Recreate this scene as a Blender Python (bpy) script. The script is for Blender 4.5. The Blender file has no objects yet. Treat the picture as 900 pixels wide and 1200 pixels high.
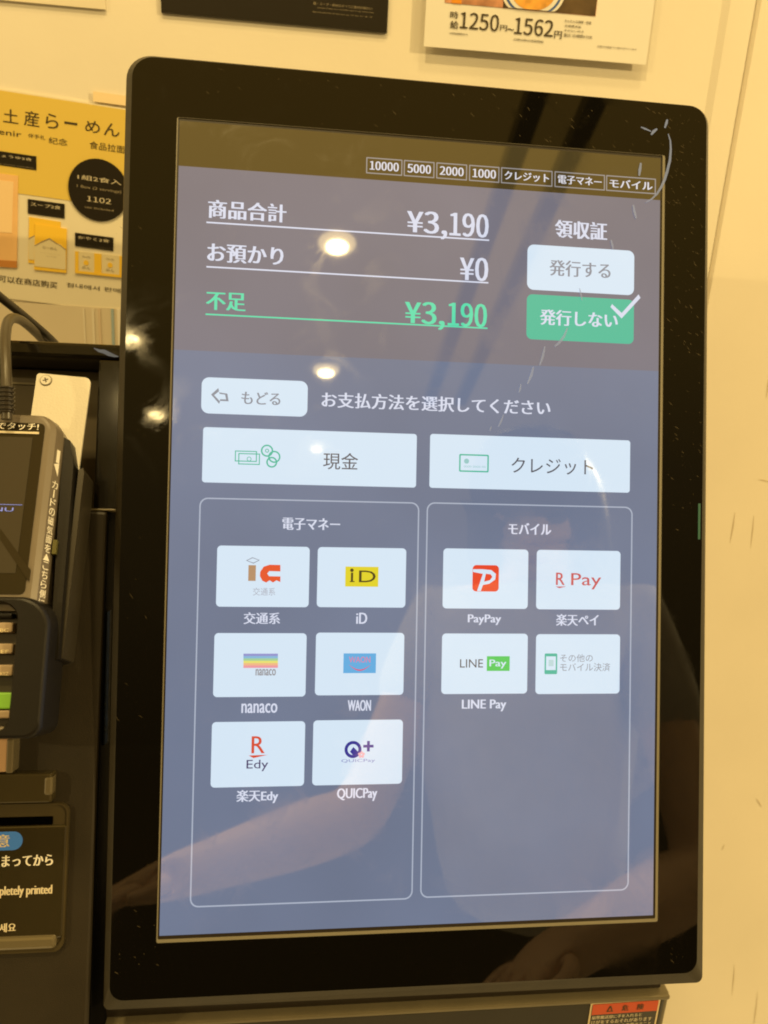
import bpy, bmesh, math, random
from mathutils import Vector, Matrix
random.seed(7)
sc = bpy.context.scene
COL = sc.collection

# ------------------------------------------------------------------ camera (solved from the photograph)
PX, PY, F = 450.0, 600.0, 900.0                  # photo 900 x 1200, focal length in photo pixels
U = Vector((0.99300245, 0.0210507, 0.11620243))  # display axes in camera space (x right, y down, z forward)
V = Vector((-0.01839743, 0.99954604, -0.0238588))
N = Vector((-0.11665192, 0.02155402, 0.99293895))
T = Vector((0.02364322, 0.01042107, 0.47675768)) # display centre in camera space
SW, SH = 0.30, 0.4768                            # display window
TILT = math.radians(19.0)                        # how far the display leans back
down = math.cos(TILT) * V + math.sin(TILT) * N
into = math.cos(TILT) * N - math.sin(TILT) * V
C2W = Matrix((U, into, -down))                   # camera space (y down) -> world
ORG = Vector((0, 0, 1.2))                        # display centre in the world
CAM = ORG - C2W @ T
cam_d = bpy.data.cameras.new('camera')
cam = bpy.data.objects.new('camera', cam_d)
COL.objects.link(cam)
Rc = C2W @ Matrix(((1, 0, 0), (0, -1, 0), (0, 0, -1)))
cam.matrix_world = Matrix.Translation(CAM) @ Rc.to_4x4()
cam_d.sensor_fit = 'VERTICAL'
cam_d.sensor_height = 36.0
cam_d.lens = 36.0 * F / 1200.0
cam_d.clip_start = 0.01
cam_d.clip_end = 100
cam_d.dof.use_dof = True
cam_d.dof.focus_distance = 0.478
cam_d.dof.aperture_fstop = 10.0
sc.camera = cam

# ------------------------------------------------------------------ light
world = bpy.data.worlds.new('World')
sc.world = world
world.use_nodes = True
wn, wl = world.node_tree.nodes, world.node_tree.links
wn.clear()
tc = wn.new('ShaderNodeTexCoord')
sp = wn.new('ShaderNodeSeparateXYZ')
mr = wn.new('ShaderNodeMapRange')
mr.inputs['From Min'].default_value = -1
mr.inputs['From Max'].default_value = 1
rp = wn.new('ShaderNodeValToRGB')
cr = rp.color_ramp
cr.elements[0].position = 0.30
cr.elements[0].color = (0.006, 0.005, 0.003, 1)
cr.elements[1].position = 0.92
cr.elements[1].color = (0.72, 0.40, 0.07, 1)
for p, c in ((0.52, (0.020, 0.014, 0.006, 1)), (0.68, (0.17, 0.11, 0.035, 1)), (0.82, (0.50, 0.30, 0.055, 1))):
    e = cr.elements.new(p)
    e.color = c
bg = wn.new('ShaderNodeBackground')
bg.inputs['Strength'].default_value = 1.0
wo = wn.new('ShaderNodeOutputWorld')
wl.new(tc.outputs['Generated'], sp.inputs[0])
wl.new(sp.outputs['Z'], mr.inputs['Value'])
wl.new(mr.outputs[0], rp.inputs[0])
# added fill glow for unseen side walls and counter, outside the glass's mirror view
ab = wn.new('ShaderNodeMath')
ab.operation = 'ABSOLUTE'
sd = wn.new('ShaderNodeMapRange')
sd.interpolation_type = 'SMOOTHSTEP'
sd.inputs['From Min'].default_value = 0.50
sd.inputs['From Max'].default_value = 0.80
fl = wn.new('ShaderNodeMapRange')
fl.interpolation_type = 'SMOOTHSTEP'
fl.inputs['From Min'].default_value = -0.42
fl.inputs['From Max'].default_value = -0.75
mx = wn.new('ShaderNodeMath')
mx.operation = 'MAXIMUM'
mix = wn.new('ShaderNodeMix')
mix.data_type = 'RGBA'
mix.inputs['B'].default_value = (0.85, 0.59, 0.225, 1)
wl.new(sp.outputs['X'], ab.inputs[0])
wl.new(ab.outputs[0], sd.inputs['Value'])
wl.new(sp.outputs['Z'], fl.inputs['Value'])
wl.new(sd.outputs[0], mx.inputs[0])
wl.new(fl.outputs[0], mx.inputs[1])
wl.new(mx.outputs[0], mix.inputs['Factor'])
wl.new(rp.outputs[0], mix.inputs['A'])
wl.new(mix.outputs['Result'], bg.inputs[0])
wl.new(bg.outputs[0], wo.inputs[0])

sc.view_settings.view_transform = 'Standard'
sc.view_settings.look = 'None'
sc.view_settings.exposure = 0.0
sc.view_settings.gamma = 1.0
try:
    sc.cycles.filter_width = 1.9
    sc.cycles.max_bounces = 8
    sc.cycles.sample_clamp_indirect = 6
    sc.cycles.use_denoising = True
except Exception:
    pass


def disk_lamp(loc, r, power, col=(1.0, 0.735, 0.31), aim=None):
    d = bpy.data.lights.new('ceiling_and_fill_lamp', 'AREA')
    d.shape = 'DISK'
    d.size = 2 * r
    d.energy = power
    d.color = col
    o = bpy.data.objects.new('ceiling_and_fill_lamp', d)
    o.location = loc
    dr = (Vector(aim) - Vector(loc)) if aim else Vector((0, 0, -1))
    o.rotation_euler = dr.to_track_quat('-Z', 'Y').to_euler()
    COL.objects.link(o)
    return o


# ------------------------------------------------------------------ frames: pixel -> plane
def ray(px, py):
    return C2W @ Vector(((px - PX) / F, (py - PY) / F, 1.0))


class Frame:
    """A plane in the place with its own axes; at() gives local metres for a photo pixel."""
    def __init__(s, o, x, y):
        s.o = Vector(o)
        s.x = Vector(x).normalized()
        s.n = s.x.cross(Vector(y)).normalized()
        s.y = s.n.cross(s.x)
        s.R = Matrix((s.x, s.y, s.n)).transposed()
        s.M = Matrix.Translation(s.o) @ s.R.to_4x4()

    def at(s, px, py, z=0.0):
        d = ray(px, py)
        o = s.o + s.n * z
        t = (o - CAM).dot(s.n) / d.dot(s.n)
        q = CAM + d * t - s.o
        return Vector((q.dot(s.x), q.dot(s.y), z))

    def world(s, px, py, z=0.0):
        return s.M @ s.at(px, py, z)

    def turned(s, p0, p1):
        """same plane, origin at pixel p0, x axis towards pixel p1"""
        a, b = s.world(*p0), s.world(*p1)
        x = (b - a).normalized()
        return Frame(a, x, s.n.cross(x))

    def tilted(s, deg, px, py, z):
        """origin at the pixel on height z, leaned back by deg about x"""
        o = s.world(px, py, z)
        y = Matrix.Rotation(math.radians(-deg), 3, s.x) @ s.y
        return Frame(o, s.x, y)


UPD = C2W @ (-V)                                   # display's own up
DISP = Frame(ORG, C2W @ U, UPD)
WALL_Y = 0.30
WALL = Frame((0, WALL_Y, 1.2), (1, 0, 0), (0, 0, 1))

# ------------------------------------------------------------------ materials


def lin(c):
    return tuple((v / 12.92 if v <= 0.04045 else ((v + 0.055) / 1.055) ** 2.4) for v in (x / 255.0 for x in c))


def mat(name, col, rough=0.5, metal=0.0, spec=0.5, bump=0.0, bscale=200.0, var=0.0, vscale=30.0, coat=0.0, rvar=0.0):
    m = bpy.data.materials.new(name)
    m.use_nodes = True
    nt = m.node_tree
    b = nt.nodes['Principled BSDF']
    b.inputs['Base Color'].default_value = (*col, 1)
    b.inputs['Roughness'].default_value = rough
    b.inputs['Metallic'].default_value = metal
    b.inputs['Specular IOR Level'].default_value = spec
    b.inputs['Coat Weight'].default_value = coat
    b.inputs['Coat Roughness'].default_value = 0.05
    t = nt.nodes.new('ShaderNodeTexCoord')
    if var:
        n = nt.nodes.new('ShaderNodeTexNoise')
        n.inputs['Scale'].default_value = vscale
        n.inputs['Detail'].default_value = 6
        r = nt.nodes.new('ShaderNodeValToRGB')
        r.color_ramp.elements[0].position = 0.3
        r.color_ramp.elements[1].position = 0.7
        r.color_ramp.elements[0].color = (*[c * (1 - var) for c in col], 1)
        r.color_ramp.elements[1].color = (*[min(1, c * (1 + var)) for c in col], 1)
        nt.links.new(t.outputs['Object'], n.inputs['Vector'])
        nt.links.new(n.outputs['Fac'], r.inputs[0])
        nt.links.new(r.outputs[0], b.inputs['Base Color'])
    if rvar:
        n = nt.nodes.new('ShaderNodeTexNoise')
        n.inputs['Scale'].default_value = 40
        n.inputs['Detail'].default_value = 8
        r = nt.nodes.new('ShaderNodeMapRange')
        r.inputs['From Min'].default_value = 0.35
        r.inputs['From Max'].default_value = 0.7
        r.inputs['To Min'].default_value = rough
        r.inputs['To Max'].default_value = rough + rvar
        nt.links.new(t.outputs['Object'], n.inputs['Vector'])
        nt.links.new(n.outputs['Fac'], r.inputs['Value'])
        nt.links.new(r.outputs[0], b.inputs['Roughness'])
    if bump:
        n = nt.nodes.new('ShaderNodeTexNoise')
        n.inputs['Scale'].default_value = bscale
        n.inputs['Detail'].default_value = 4
        bp = nt.nodes.new('ShaderNodeBump')
        bp.inputs['Strength'].default_value = bump
        bp.inputs['Distance'].default_value = 0.002
        nt.links.new(t.outputs['Object'], n.inputs['Vector'])
        nt.links.new(n.outputs['Fac'], bp.inputs['Height'])
        nt.links.new(bp.outputs[0], b.inputs['Normal'])
    return m


def smudge(m, hi=0.30):
    """greasy wiped patches on the glass: the gloss turns soft there"""
    nt = m.node_tree
    b = nt.nodes['Principled BSDF']
    t = nt.nodes.new('ShaderNodeTexCoord')
    n = nt.nodes.new('ShaderNodeTexNoise')
    n.inputs['Scale'].default_value = 26
    n.inputs['Detail'].default_value = 7
    n.inputs['Roughness'].default_value = 0.62
    n.inputs['Distortion'].default_value = 0.8
    r = nt.nodes.new('ShaderNodeMapRange')
    r.inputs['From Min'].default_value = 0.50
    r.inputs['From Max'].default_value = 0.74
    r.inputs['To Min'].default_value = 0.02
    r.inputs['To Max'].default_value = hi
    nt.links.new(t.outputs['Object'], n.inputs['Vector'])
    nt.links.new(n.outputs['Fac'], r.inputs['Value'])
    nt.links.new(r.outputs[0], b.inputs['Coat Roughness' if b.inputs['Coat Weight'].default_value > .5 else 'Roughness'])


_lit = {}


def lit(srgb, strength=1.0, base=0.02, uneven=0.0):
    """a colour shown by the screen, under its glossy front"""
    k = (srgb, strength, base, uneven)
    if k not in _lit:
        m = bpy.data.materials.new('screen_%d_%d_%d' % srgb)
        m.use_nodes = True
        b = m.node_tree.nodes['Principled BSDF']
        b.inputs['Base Color'].default_value = (base, base, base, 1)
        b.inputs['Roughness'].default_value = 0.035
        b.inputs['Specular IOR Level'].default_value = 1.0
        b.inputs['Coat Weight'].default_value = 1.0
        b.inputs['Coat Roughness'].default_value = 0.02
        b.inputs['Coat IOR'].default_value = 1.85
        b.inputs['Emission Color'].default_value = (*lin(srgb), 1)
        b.inputs['Emission Strength'].default_value = strength
        smudge(m)
        if uneven:                                   # backlight never quite even
            nt = m.node_tree
            t = nt.nodes.new('ShaderNodeTexCoord')
            n = nt.nodes.new('ShaderNodeTexNoise')
            n.inputs['Scale'].default_value = 7
            n.inputs['Detail'].default_value = 3
            r = nt.nodes.new('ShaderNodeMapRange')
            r.inputs['From Min'].default_value = 0.3
            r.inputs['From Max'].default_value = 0.7
            r.inputs['To Min'].default_value = strength * (1 - uneven)
            r.inputs['To Max'].default_value = strength * (1 + uneven)
            nt.links.new(t.outputs['Object'], n.inputs['Vector'])
            nt.links.new(n.outputs['Fac'], r.inputs['Value'])
            nt.links.new(r.outputs[0], b.inputs['Emission Strength'])
        _lit[k] = m
    return _lit[k]


# ------------------------------------------------------------------ mesh builder
class MB:
    def __init__(s):
        s.bm = bmesh.new()
        s.mats = []

    def mi(s, m):
        if m not in s.mats:
            s.mats.append(m)
        return s.mats.index(m)

    def face(s, vs, m):
        try:
            f = s.bm.faces.new(vs)
            f.material_index = s.mi(m)
            return f
        except ValueError:
            return None

    def prism(s, pts, z0, z1, m, top=None):
        """closed solid from an outline (counter-clockwise), z0 to z1"""
        a = [s.bm.verts.new((x, y, z0)) for x, y in pts]
        b = [s.bm.verts.new((x, y, z1)) for x, y in pts]
        n = len(pts)
        s.face(list(reversed(a)), m)
        s.face(b, top or m)
        for i in range(n):
            s.face([a[i], a[(i + 1) % n], b[(i + 1) % n], b[i]], m)

    def loft(s, loops, m, cap0=True, cap1=True, mtop=None):
        rings = [[s.bm.verts.new(p) for p in L] for L in loops]
        n = len(rings[0])
        for A, B in zip(rings, rings[1:]):
            for i in range(n):
                s.face([A[i], A[(i + 1) % n], B[(i + 1) % n], B[i]], m)
        if cap0:
            s.face(list(reversed(rings[0])), m)
        if cap1:
            s.face(rings[-1], mtop or m)

    def ring(s, outer, inner, z0, z1, m):
        """frame with a window: both outlines have the same number of points"""
        n = len(outer)
        L = []
        for z in (z0, z1):
            L.append(([s.bm.verts.new((x, y, z)) for x, y in outer], [s.bm.verts.new((x, y, z)) for x, y in inner]))
        (o0, i0), (o1, i1) = L
        for k in range(n):
            j = (k + 1) % n
            s.face([o0[k], o0[j], o1[j], o1[k]], m)
            s.face([i0[j], i0[k], i1[k], i1[j]], m)
            s.face([o1[k], o1[j], i1[j], i1[k]], m)
            s.face([o0[j], o0[k], i0[k], i0[j]], m)

    def box(s, x0, y0, z0, x1, y1, z1, m, bev=0.0):
        if bev:
            s.loft([[(x, y, z0) for x, y in rrect(x0, y0, x1, y1, bev)],
                    [(x, y, z1 - bev) for x, y in rrect(x0, y0, x1, y1, bev)],
                    [(x, y, z1 - bev * .3) for x, y in rrect(x0 + bev * .3, y0 + bev * .3, x1 - bev * .3, y1 - bev * .3, bev)],
                    [(x, y, z1) for x, y in rrect(x0 + bev, y0 + bev, x1 - bev, y1 - bev, bev * .6)]], m)
        else:
            s.prism([(x0, y0), (x1, y0), (x1, y1), (x0, y1)], z0, z1, m)

    def tube(s, pts, r, m, n=12, rs=None):
        pts = [Vector(p) for p in pts]
        rings = []
        up = None
        for i, p in enumerate(pts):
            d = (pts[min(i + 1, len(pts) - 1)] - pts[max(i - 1, 0)]).normalized()
            if up is None:
                up = d.orthogonal().normalized()
            up = (up - d * up.dot(d)).normalized()
            w = d.cross(up)
            rr = rs[i] if rs else r
            rings.append([p + (up * math.cos(a) + w * math.sin(a)) * rr for a in (2 * math.pi * k / n for k in range(n))])
        s.loft(rings, m)

    def text(s, body, x0, y0, x1, y1, z, m, bold=0.0, th=0.00008, shear=0.0):
        vs, fs = glyphs(body)
        e = bold * min(y1 - y0, x1 - x0)
        for k, dx in enumerate((-e, e) if bold > 0 else (0,)):
            xa, xb = x0 + e + dx, x1 - e + dx
            a = [s.bm.verts.new((xa + u * (xb - xa), y0 + v * (y1 - y0), z + 2e-5 * k)) for u, v in vs]
            for f in fs:
                s.face([a[i] for i in f], m)

    def build(s, name, parent=None, M=None, smooth=False):
        bmesh.ops.recalc_face_normals(s.bm, faces=s.bm.faces[:]) if not getattr(s, 'flat', False) else None
        me = bpy.data.meshes.new(name)
        s.bm.to_mesh(me)
        s.bm.free()
        for m in s.mats:
            me.materials.append(m)
        if smooth:
            for p in me.polygons:
                p.use_smooth = True
        o = bpy.data.objects.new(name, me)
        COL.objects.link(o)
        if parent:
            o.parent = parent
        if M is not None:
            o.matrix_world = M
        return o


_gl, _tx = {}, {}


try:                                              # Blender's own bundled typeface, else its default
    FONT = bpy.data.fonts.load(bpy.utils.system_resource('DATAFILES') + '/fonts/Noto Sans CJK Regular.woff2')
except Exception:
    FONT = None


def glyphs(body):
    k = body
    plain = all(c in '0123456789¥,' for c in body)
    if k not in _gl:
        if plain not in _tx:
            cu = bpy.data.curves.new('lettering', 'FONT')
            if FONT and plain:
                cu.font = FONT
            cu.resolution_u = 3
            _tx[plain] = bpy.data.objects.new('lettering', cu)
        ob = _tx[plain]
        ob.data.body = body
        me = bpy.data.meshes.new_from_object(ob)
        xs = [v.co.x for v in me.vertices]
        ys = [v.co.y for v in me.vertices]
        x0, x1, y0, y1 = min(xs), max(xs), min(ys), max(ys)
        vs = [((v.co.x - x0) / max(1e-6, x1 - x0), (v.co.y - y0) / max(1e-6, y1 - y0)) for v in me.vertices]
        fs = [tuple(p.vertices) for p in me.polygons]
        bpy.data.meshes.remove(me)
        _gl[k] = (vs, fs)
    return _gl[k]


def rrect(x0, y0, x1, y1, r, n=6):
    """rounded rectangle outline, counter-clockwise; r one radius or four (bl, br, tr, tl)"""
    rs = r if isinstance(r, (tuple, list)) else (r,) * 4
    out = []
    for (cx, cy, a0, q) in ((x0 + rs[0], y0 + rs[0], 180, rs[0]), (x1 - rs[1], y0 + rs[1], 270, rs[1]),
                            (x1 - rs[2], y1 - rs[2], 0, rs[2]), (x0 + rs[3], y1 - rs[3], 90, rs[3])):
        for k in range(n + 1):
            a = math.radians(a0 + 90 * k / n)
            out.append((cx + q * math.cos(a), cy + q * math.sin(a)))
    return out


def rquad(c, r, n=6):
    """rounded outline of any quad c = [bl, br, tr, tl]; r four radii"""
    rs = r if isinstance(r, (tuple, list)) else (r,) * 4
    out = []
    for i in range(4):
        p = Vector(c[i][:2])
        a = (Vector(c[i - 1][:2]) - p).normalized()
        b = (Vector(c[(i + 1) % 4][:2]) - p).normalized()
        q = rs[i]
        for k in range(n + 1):
            t = k / n
            P0, P2 = p + a * q, p + b * q
            # quadratic with a stiffer middle reads as a circular corner
            w = 0.75
            den = (1 - t) ** 2 + 2 * w * t * (1 - t) + t * t
            v = (P0 * (1 - t) ** 2 + p * (2 * w * t * (1 - t)) + P2 * t * t) / den
            out.append((v.x, v.y))
    return out


def circle(cx, cy, rx, ry=None, n=32):
    ry = ry or rx
    return [(cx + rx * math.cos(2 * math.pi * k / n), cy + ry * math.sin(2 * math.pi * k / n)) for k in range(n)]


def thing(name, label, cat, M=None, group=None):
    o = bpy.data.objects.new(name, None)
    COL.objects.link(o)
    o.empty_display_size = 0.02
    if M is not None:
        o.matrix_world = M
    return tag(o, label, cat, group)


def tag(o, label=None, cat=None, group=None, kind=None):
    if label:
        o['label'] = label
    if cat:
        o['category'] = cat
    if group:
        o['group'] = group
    if kind:
        o['kind'] = kind
    return o


# ------------------------------------------------------------------ shared materials
CREAM = mat('cream_wall', (0.80, 0.74, 0.62), 0.5, bump=0.05, bscale=160, var=0.03, vscale=9)
CREAM2 = mat('cream_panel', (0.80, 0.73, 0.60), 0.42, bump=0.04, bscale=130, var=0.03, vscale=7)
SCUFF = mat('brown_scuff', (0.58, 0.48, 0.33), 0.7)
PAPER = mat('white_paper', (0.80, 0.77, 0.70), 0.45, var=0.02, vscale=12)
PAPER_CREAM = mat('cream_paper', (0.76, 0.70, 0.54), 0.4, var=0.03, vscale=14)
PAPER_YEL = mat('yellow_print', (0.74, 0.55, 0.12), 0.25, coat=0.5, bump=0.06, bscale=26)
INK = mat('dark_ink', (0.055, 0.038, 0.015), 0.45)
INK_BLACK = mat('black_print', (0.018, 0.014, 0.008), 0.3, coat=0.4)
INK_PALE = mat('pale_print', (0.62, 0.55, 0.40), 0.5)
INK_GREY = mat('grey_print', (0.30, 0.25, 0.16), 0.5)
GLOSS = mat('black_glass', (0.0035, 0.003, 0.002), 0.035, spec=0.5)
smudge(GLOSS, 0.16)
RIM = mat('black_rim_plastic', (0.027, 0.022, 0.013), 0.34, var=0.15, vscale=60, bump=0.08, bscale=900)
GOLD = mat('brass_edge', (0.20, 0.185, 0.14), 0.4)
DARK = mat('dark_gasket', (0.016, 0.011, 0.006), 0.5)
MATTE = mat('dark_matte_panel', (0.025, 0.020, 0.0125), 0.45, spec=.35, var=0.12, vscale=25, bump=0.12, bscale=1400)
BLACKP = mat('glossy_black_plastic', (0.008, 0.0065, 0.004), 0.10, coat=0.0, rvar=0.06)
GREYP = mat('grey_brown_plastic', (0.15, 0.125, 0.095), 0.36, var=0.06, vscale=40)
DGREY = mat('dark_grey_plastic', (0.006, 0.005, 0.004), 0.42, spec=.3, bump=0.06, bscale=1200)
ALU = mat('brushed_plate', (0.56, 0.53, 0.46), 0.45, metal=0.1, var=0.03, vscale=30, bump=0.06, bscale=700)
CABLE = mat('black_cable', (0.022, 0.017, 0.011), 0.35)
CABLE2 = mat('brown_grey_cable', (0.055, 0.045, 0.028), 0.35)
KEY = mat('beige_key', (0.33, 0.25, 0.165), 0.45)
KEY_TXT = mat('key_mark', (0.75, 0.65, 0.40), 0.5)
GREENKEY = mat('green_key', (0.22, 0.52, 0.06), 0.35)
BLUE = mat('blue_print', (0.055, 0.21, 0.80), 0.35)
BLUEC = mat('blue_flecked', (0.004, 0.014, 0.045), 0.7, var=0.4, vscale=180)
RED = mat('red_print', (0.55, 0.075, 0.02), 0.4)
PINKP = mat('pinkish_panel', (0.42, 0.27, 0.16), 0.3)
CLEAR = mat('clear_edge', (0.12, 0.10, 0.06), 0.10, coat=0.8)

# ------------------------------------------------------------------ wall
b = MB()
c0, c1 = WALL.at(-500, -700), WALL.at(868, 600)
seam = WALL.at(885, 0).x
b.box(-1.6, -2.0, -0.05, seam - 0.009, 1.6, 0, CREAM)
o = b.build('wall', None, WALL.M)
tag(o, 'cream yellow wall carrying the posters behind the machine', 'wall', kind='structure')
b = MB()
# the right-hand panel: proud of the wall by a shallow moulding, with a groove before it
b.loft([[(seam - 0.006, -2, -.04), (seam - 0.006, 1.6, -.04), (1.6, 1.6, -.04), (1.6, -2, -.04)][::-1],
        [(seam + 0.0004, -2, -0.002), (seam + 0.0004, 1.6, -0.002), (1.6, 1.6, -0.002), (1.6, -2, -0.002)][::-1],
        [(seam + 0.0004, -2, 0.002), (seam + 0.0004, 1.6, 0.002), (1.6, 1.6, 0.002), (1.6, -2, 0.002)][::-1],
        [(seam + 0.003, -2, 0.006), (seam + 0.003, 1.6, 0.006), (1.6, 1.6, 0.006), (1.6, -2, 0.006)][::-1]], CREAM2)
# rounded bead on the wall's edge
pts = [WALL.at(868, 0)]
b.flat = False
wp = b.build('wall_panel', None, WALL.M)
tag(wp, 'plain cream yellow wall panel beside the display, scuffed low down', 'wall panel', kind='structure')
b = MB()
b.loft([[(seam - 0.030, -2, 0.0), (seam - 0.030, 1.6, 0.0), (seam - 0.0015, 1.6, 0.0), (seam - 0.0015, -2, 0.0)][::-1],
        [(seam - 0.024, -2, 0.0035), (seam - 0.024, 1.6, 0.0035), (seam - 0.0015, 1.6, 0.0045), (seam - 0.0015, -2, 0.0045)][::-1]], CREAM)
b.build('edge_moulding', wp, WALL.M)
b = MB()
for (xa, ya, xb, yb, w) in ((858, 598, 852, 634, 1.6), (880, 602, 876, 640, 1.0), (884, 560, 899, 563, 1.2), (897, 440, 894, 466, 1.0),
                            (883, 932, 889, 942, 1.6), (858, 1125, 855, 1162, 1.5), (885, 1158, 880, 1200, 1.5), (846, 985, 843, 992, .8)):
    p, q = WALL.at(xa, ya), WALL.at(xb, yb)
    d = (q - p)
    n = Vector((-d.y, d.x, 0)).normalized() * w * 0.0004
    mpt = (p + q) / 2 + n * 0.6
    b.prism([(p.x, p.y), (mpt.x + n.x, mpt.y + n.y), (q.x, q.y), (mpt.x - n.x, mpt.y - n.y)], 0.0062, 0.0064, SCUFF)
b.build('scuff', wp, WALL.M)


# ------------------------------------------------------------------ posters
class Sheet:
    """a printed sheet on the wall: drawing helpers that take photo pixels"""
    def __init__(s, name, fr, label, cat):
        s.f = fr
        s.root = thing(name, label, cat, fr.M)

    def rc(s, tl, br, z=0):
        a, c = s.f.at(*tl, z), s.f.at(*br, z)
        return min(a.x, c.x), min(a.y, c.y), max(a.x, c.x), max(a.y, c.y)

    def rect(s, name, tl, br, z0, z1, m, r=0.0):
        b = MB()
        x0, y0, x1, y1 = s.rc(tl, br, z1)
        b.prism(rrect(x0, y0, x1, y1, r) if r else [(x0, y0), (x1, y0), (x1, y1), (x0, y1)], z0, z1, m)
        return b.build(name, s.root, s.f.M)

    def put(s, b, body, tl, br, z, m, bold=0.0):
        x0, y0, x1, y1 = s.rc(tl, br, z)
        b.text(body, x0, y0, x1, y1, z, m, bold)


# recruiting poster, top
fr = WALL.turned((508, 52), (757, 73))
S1 = Sheet('wall_poster', fr, 'white poster with large 1250 to 1562 yen figures above the display', 'poster')
x0, y0, x1, y1 = S1.rc((508, -150), (757, 76), .008)
b = MB()
b.prism([(x0, y0), (x1, y0), (x1, y1), (x0, y1)], .0072, .0080, PAPER)
b.build('sheet', S1.root, fr.M)
Z = 0.0084
ph = MB()
FOOD = mat('pinkish_food_print', (0.55, 0.26, 0.14), 0.4, var=0.45, vscale=70)
x0, y0, x1, y1 = S1.rc((529, -120), (698, 19), Z)
ph.prism([(x0, y0), (x1, y0), (x1, y1), (x0, y1)], Z - .0004, Z, FOOD)
a = S1.f.at(590, 0, Z)
ph.prism([(a.x, y0), (x1 - .0005, y0 + .0003), (x1 - .0005, y1 - .0003), (a.x, y1 - .0003)], Z, Z + .0002, mat('dark_photo_print', (.10, .062, .025), .4, var=.5, vscale=50))
a = S1.f.at(529, 6, Z)
q = S1.f.at(541, 6, Z)
ph.prism([(a.x, y0), (q.x, y0), (q.x - .004, y0 + .016), (a.x, y0 + .02)], Z, Z + .0003, mat('orange_print', (.75, .28, .02), .4))
pho = ph.build('photo_print', S1.root, fr.M)
b = MB()
c = S1.f.at(625, -12, Z)
def half_disc(cx, cy, r, ymin, n=40):
    return [(x, y) for x, y in circle(cx, cy, r, n=n) if y > ymin] 
def bowl(bm_, r, z, m):
    pts = [(c.x + r * math.cos(t), max(c.y + r * .78 * math.sin(t), y0 + .0004)) for t in (2 * math.pi * k / 48 for k in range(48))]
    bm_.prism(pts, z - .0002, z, m)
bowl(b, .028, Z + .0005, PAPER)
bowl(b, .0255, Z + .0007, mat('bowl_blue_print', (.05, .12, .38), .4))
bowl(b, .0235, Z + .0009, PAPER)
bowl(b, .020, Z + .0011, mat('soup_print', (.75, .36, .06), .4, var=.3, vscale=90))
b.build('bowl_print', S1.root, fr.M)
b = MB()
for txt, tl, br, bd in (('時', (528, 13), (537, 22), .02), ('給', (528, 24), (537, 34), .02), ('1250', (540, 13.5), (584, 37), .012), ('円', (586.5, 29), (594, 36.5), .02),
                        ('~', (595, 33), (602, 36), .03), ('1562', (604, 20), (647.5, 43.5), .012), ('円', (650, 36), (658, 45.5), .02),
                        ('※研修期間あり', (527, 37.5), (548, 41.5), .02), ('22時以降は深夜時給', (602, 44.6), (637, 50.2), .02),
                        ('かんたんな調理・接客', (662, 22.5), (693, 28.5), .01), ('交通費支給', (662, 28.5), (681, 33), .01),
                        ('まかない付き', (661.5, 34), (684, 38.6), .01), ('週2日 1日4時間からOK', (661, 38.8), (694, 45.6), .01),
                        ('応募はお電話でも受け付けています', (700, 53), (746, 59), .01)):
    S1.put(b, txt, tl, br, Z + .0002, INK, bd)
b.build('lettering', S1.root, fr.M)

# black poster, top left
fr = WALL.turned((184, 14), (453, 38.5))
S2 = Sheet('black_poster', fr, 'black poster cut by the top edge, left of the yen figures', 'poster')
x0, y0, x1, y1 = S2.rc((184, -150), (453.5, 38.5), .003)
b = MB()
b.prism([(x0, y0), (x1, y0), (x1, y1), (x0, y1)], 0.0005, .0030, INK_BLACK)
b.build('sheet', S2.root, fr.M)
b = MB()
for k, (a, e) in enumerate((((367, 2), (436, 12)), ((372, 8), (438, 16)), ((366, 13), (437, 21)))):
    S2.put(b, ('麺・スープ・具材のすべてに素材の味わい', 'please enjoy our noodle and soup while hot', '毎日店内で仕込んでおります')[k], (a[0], a[1]), (e[0], e[1]), .0032, INK_GREY, .0)
b.build('lettering', S2.root, fr.M)

# sheet in the top left corner
fr = WALL.turned((-40, -4), (123, 11))
S3 = Sheet('paper_sheet', fr, 'blank cream sheet at the top left corner of the wall', 'paper')
S3.rect('sheet', (-40, -140), (123.5, 11), 0.0005, .0028, mat('cream_sheet', (.78, .71, .56), .4, coat=.3))

# yellow souvenir poster
fr = WALL.turned((0, 104), (147, 127))
S4 = Sheet('souvenir_poster', fr, 'yellow and cream souvenir noodle poster half behind the display', 'poster')
x0, y0, x1, y1 = S4.rc((-70, 96), (215, 352), .002)
y1 = S4.f.at(0, 104, .002).y
yb = S4.f.at(60, 356, .002).y
ym = S4.f.at(45, 230, .002).y
b = MB()
b.prism([(x0, yb), (x1, yb), (x1, y1), (x0, y1)], 0.0005, .002, PAPER_CREAM)
b.build('sheet', S4.root, fr.M)
b = MB()
b.prism([(x0 + .001, ym), (x1 - .001, ym), (x1 - .001, y1 - .0012), (x0 + .001, y1 - .0012)], 0.002, .0024, PAPER_YEL)
b.build('yellow_print', S4.root, fr.M)
b = MB()
for k, (ch, x, y) in enumerate((('土', 12.5, 136), ('産', 37, 139), ('ら', 61, 142), ('ー', 83, 144.5), ('め', 108.5, 148.5), ('ん', 131, 152), ('お', -14, 131))):
    w, h = ((9, 8), (9, 9), (7.5, 8.5), (7.5, 1.5), (8.5, 7), (9, 7.5), (9, 9))[k]
    S4.put(b, ch, (x - w, y - h - .15 * w), (x + w, y + h + .15 * w), .0027, INK, .006)
b.build('title_lettering', S4.root, fr.M)
b = MB()
for txt, tl, br in (('souvenir', (-34, 146), (25, 161)), ('伴手礼', (33, 156), (53, 164)), ('纪念', (57, 160), (79, 171)), ('食品拉面', (105, 165), (146, 180))):
    S4.put(b, txt, tl, br, .0027, INK, .0)
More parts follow.
